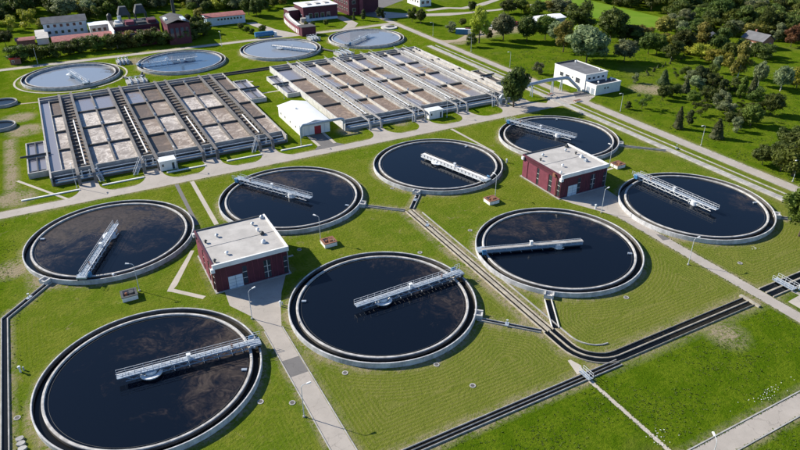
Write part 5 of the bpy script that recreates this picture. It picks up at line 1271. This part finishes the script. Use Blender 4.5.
struct('field', MB().sheet([(262, 312), (282, 345), (296.5, 335), (296, 250), (272, 233), (264, 262)], .02), 'field_grass')
def inside(poly, x, y):
    c = False; j = len(poly) - 1
    for i in range(len(poly)):
        xi, yi = poly[i]; xj, yj = poly[j]
        if (yi > y) != (yj > y) and x < (xj - xi) * (y - yi) / (yj - yi) + xi: c = not c
        j = i
    return c
def wood(poly, sp, hr, wr, kinds, lab, grp, avoid=()):
    xs = [p[0] for p in poly]; ys = [p[1] for p in poly]; y = min(ys); row = 0
    while y < max(ys):
        x = min(xs) + (row % 2) * sp / 2
        while x < max(xs):
            a, b = x + rng.uniform(-.32, .32) * sp, y + rng.uniform(-.32, .32) * sp
            if inside(poly, a, b) and not any((a - p) ** 2 + (b - q) ** 2 < r_ * r_ for p, q, r_ in avoid):
                k = rng.choice(kinds); h = rng.uniform(*hr)
                tree(a, b, h, rng.uniform(*wr), LEAF[k], rng.choice(['round', 'round', 'tall', 'bush'] if k != 3 else ['conifer']), ADJ[k] + lab, ADJ[k] + grp)
            x += sp
        y += sp * .87; row += 1
wood([(186, 128), (200, 118), (222, 140), (226, 168), (205, 172), (190, 160)], 11.0, (4.5, 8), (4.5, 7), [0, 0, 5, 3, 5, 1], ' young tree of the meadow thicket at right', ' young trees of the meadow thicket', [(t_[0], t_[1], 3.2) for t_ in TREES])
wood([(297, 322), (297, 262), (299, 236), (300, 205), (306, 178), (330, 180), (372, 212), (425, 246), (415, 258), (330, 308)], 12.0, (9, 14), (11, 15), [0, 0, 0, 5, 5, 1, 4, 2], ' tree in the wood beyond the bright field', ' trees of the wood at upper right', [(288, 189, 16), (318, 270, 11), (305, 300, 5)])
wood([(262, 226), (294, 246), (299, 206), (300, 198), (272, 198), (258, 203)], 9.5, (6.5, 10.5), (8, 11), [0, 0, 5, 4, 1], ' tree in the thicket left of the cottage', ' trees of the cottage thicket', [(288, 189, 13), (275, 209, 6)])
wood([(262, 186), (276, 186), (277, 172), (262, 170)], 8.0, (5, 7.5), (6, 8), [4, 2, 0, 5], ' tree in front of the cottage', ' trees in front of the cottage', [])
wood([(294, 182), (312, 176), (345, 205), (330, 212), (304, 205)], 8.5, (8, 11), (8, 10), [0, 0, 5, 6, 1], ' tree right of the cottage', ' trees right of the cottage', [(288, 189, 11)])
wood([(-38, 385), (-24, 385), (-20, 420), (60, 402), (118, 384), (122, 392), (62, 412), (-38, 425)], 9.5, (8, 12), (8, 11), [0, 0, 5, 2, 1], ' tree at the edge of the dark wood behind the plant', ' trees at the edge of the upper left wood', [(61, 370, 5), (9, 371, 12)])
wood([(63, 326), (72, 330), (72, 350), (64, 352)], 6.5, (6, 9), (6, 8), [0, 0, 5], ' tree right of the boiler house', ' trees right of the boiler house')
wood([(-40, 425), (62, 412), (128, 392), (150, 402), (95, 442), (30, 478), (-40, 500)], 12.5, (10, 15), (11.5, 15), [0, 0, 0, 0, 5, 1], ' tree in the dark wood behind the industrial plant', ' trees of the wood at upper left', [(61, 370, 6)])

# ------------------------------------------------------------------ loose vegetation nobody could count
def scatter(name, label, n, region, hmin, hmax, mat, clump=.08, seed=5):
    """small blade clumps: three crossed kites each"""
    r = np.random.default_rng(seed); x = r.uniform(region[0], region[1], n * 3); y = r.uniform(region[2], region[3], n * 3)
    f = np.sin(x * .31 + 1.7 * np.sin(y * .23)) + np.sin(y * .42 + 1.3 * np.sin(x * .19)) + r.normal(0, .9, n * 3)
    keep = f > .2
    for p, q, w in CH_SEG: keep &= seg_dist(x, y, p, q) > w + .35
    for p, q, w in ROADS: keep &= seg_dist(x, y, p, q) > w + .4
    keep &= seg_dist(x, y, (65.95, -40), (65.95, 58)) > .6
    for (a, b) in TANKS: keep &= np.hypot(x - a, y - b) > RT + .25
    keep &= ~((x > 114.5) & (x < 125) & (y > 51) & (y < 62)); keep &= ~((x > 170) & (x < 184) & (y > 169) & (y < 195))
    x = x[keep][:n]; y = y[keep][:n]; n = len(x); h = r.uniform(hmin, hmax, n); V = []
    for k_ in range(3):
        t = r.uniform(0, 6.28, n); dx, dy = np.cos(t) * h * .75, np.sin(t) * h * .75; ln = np.stack([-np.sin(t), np.cos(t)], 1) * (h * r.uniform(.6, 1.6, n))[:, None]
        z0 = np.zeros(n)
        V.append(np.stack([np.stack([x - dx, y - dy, z0], 1), np.stack([x + dx, y + dy, z0], 1), np.stack([x + dx * .8 + ln[:, 0], y + dy * .8 + ln[:, 1], h * r.uniform(.6, 1, n)], 1), np.stack([x - dx * .8 + ln[:, 0], y - dy * .8 + ln[:, 1], h * r.uniform(.6, 1, n)], 1)], 1).reshape(-1, 3))
    V = np.concatenate(V); m = len(V) // 4
    me = bpy.data.meshes.new(name); me.vertices.add(len(V)); me.vertices.foreach_set('co', V.ravel()); me.loops.add(len(V)); me.loops.foreach_set('vertex_index', np.arange(len(V), dtype=np.int32))
    me.polygons.add(m); me.polygons.foreach_set('loop_start', np.arange(0, len(V), 4, dtype=np.int32)); me.polygons.foreach_set('loop_total', np.full(m, 4, dtype=np.int32)); me.update(calc_edges=True); me.materials.append(M[mat])
    o = bpy.data.objects.new(name, me); COL.objects.link(o); tag(o, label, 'grass', kind='stuff')
scatter('tall_grass', 'rough unmown grass tufts below the black channel', 5000, (30, 150, 28, 57.2), .05, .14, 'tuft', seed=5)
scatter('meadow_grass', 'rough meadow grass and weeds among the small trees', 6000, (166.5, 250, 85, 235), .08, .22, 'tuft', seed=6)
scatter('verge_grass', 'rough grass tufts left of the nearest clarifiers', 1800, (-45, -17, 60, 165), .05, .14, 'tuft', seed=8)
def flowers(label, cx, cy, rx, ry, n, seed):
    r = np.random.default_rng(seed); x = cx + r.normal(0, rx, n); y = cy + r.normal(0, ry, n); h = r.uniform(.04, .10, n); z = r.uniform(.12, .22, n)
    mb = MB()
    for i in range(n): mb.add([(x[i] - h[i], y[i], z[i]), (x[i], y[i] - h[i], z[i]), (x[i] + h[i], y[i], z[i] + .03), (x[i], y[i] + h[i], z[i] + .03)], [(0, 1, 2, 3)])
    tag(mb.build('wild_flowers', 'white_paint'), label, 'flowers', kind='stuff')
flowers('white wild flowers beside the bottom right road', 89, 41.8, 3.2, .7, 45, 1)
flowers('white wild flowers beside the lamp at the bottom right road', 66.5, 43.5, 1.6, .8, 25, 2)
flowers('white wild flowers on the lawn at the right edge', 127, 72.5, .5, .3, 14, 4)
def edge_grass():
    r = np.random.default_rng(21); mb = MB(); P = []
    runs = [((110.9, 55), (110.9, 98), 300), ((113.9, 55), (113.9, 96), 300), ((60, 36.4), (115, 36.4), 340), ((60, 39.6), (115, 39.6), 340), ((-25, 166.95), (140, 166.95), 700), ((65.5, 30), (65.5, 57), 240), ((66.4, 30), (66.4, 57), 240), ((161.0, 80), (161.0, 165), 300), ((164.6, 80), (164.6, 165), 400)]
    for p, q, n in runs:
        for i in range(n):
            t = r.uniform(); x = p[0] + (q[0] - p[0]) * t; y = p[1] + (q[1] - p[1]) * t; ox, oy = (1, 0) if abs(q[0] - p[0]) < abs(q[1] - p[1]) else (0, 1)
            d = r.normal(0, .10); x += ox * d; y += oy * d; a = r.uniform(0, 6.28); h = r.uniform(.05, .15)
            mb.add([(x - math.cos(a) * h, y - math.sin(a) * h, .02), (x + math.sin(a) * h * .8, y - math.cos(a) * h * .8, .04), (x + math.cos(a) * h, y + math.sin(a) * h, .05 + h * .3), (x - math.sin(a) * h * .8, y + math.cos(a) * h * .8, .05)], [(0, 1, 2, 3)])
    tag(mb.build('edge_grass', 'tuft'), 'ragged grass creeping over the road and path edges', 'grass', kind='stuff')
edge_grass()
for q, (a, b) in enumerate([(171 + 3.1 * i + rng.uniform(-1, 1), 176 + 1.0 * i + rng.uniform(-1.5, 1.5)) for i in range(5, 19)]):
    tree(a + 20, b, rng.uniform(1.0, 2.0), rng.uniform(.9, 1.5), 'leaf_conifer', 'conifer', 'tiny conifer seedling in the meadow row behind the small trees', 'conifer seedlings in the meadow', name='conifer_seedling')

# things alike in a short row get their place in it
ORD = ['first', 'second', 'third', 'fourth', 'fifth', 'sixth', 'seventh', 'eighth', 'ninth', 'tenth', 'eleventh', 'twelfth', 'thirteenth', 'fourteenth', 'fifteenth', 'sixteenth', 'seventeenth', 'eighteenth', 'nineteenth', 'twentieth']
by = {}
for o in COL.objects:
    if o.parent is None and 'group' in o and o.get('category') == 'tree': by.setdefault(o['label'], []).append(o)
cr_, sr_ = math.cos(R(27.9)), math.sin(R(27.9))
for lab, lst in by.items():
    if 2 <= len(lst) <= 20:
        lst.sort(key=lambda o: (o.location.x * cr_ - o.location.y * sr_) / (o.location.x * sr_ + o.location.y * cr_))
        for i, o in enumerate(lst): o['label'] = lab + ', ' + ORD[i] + ' from left'
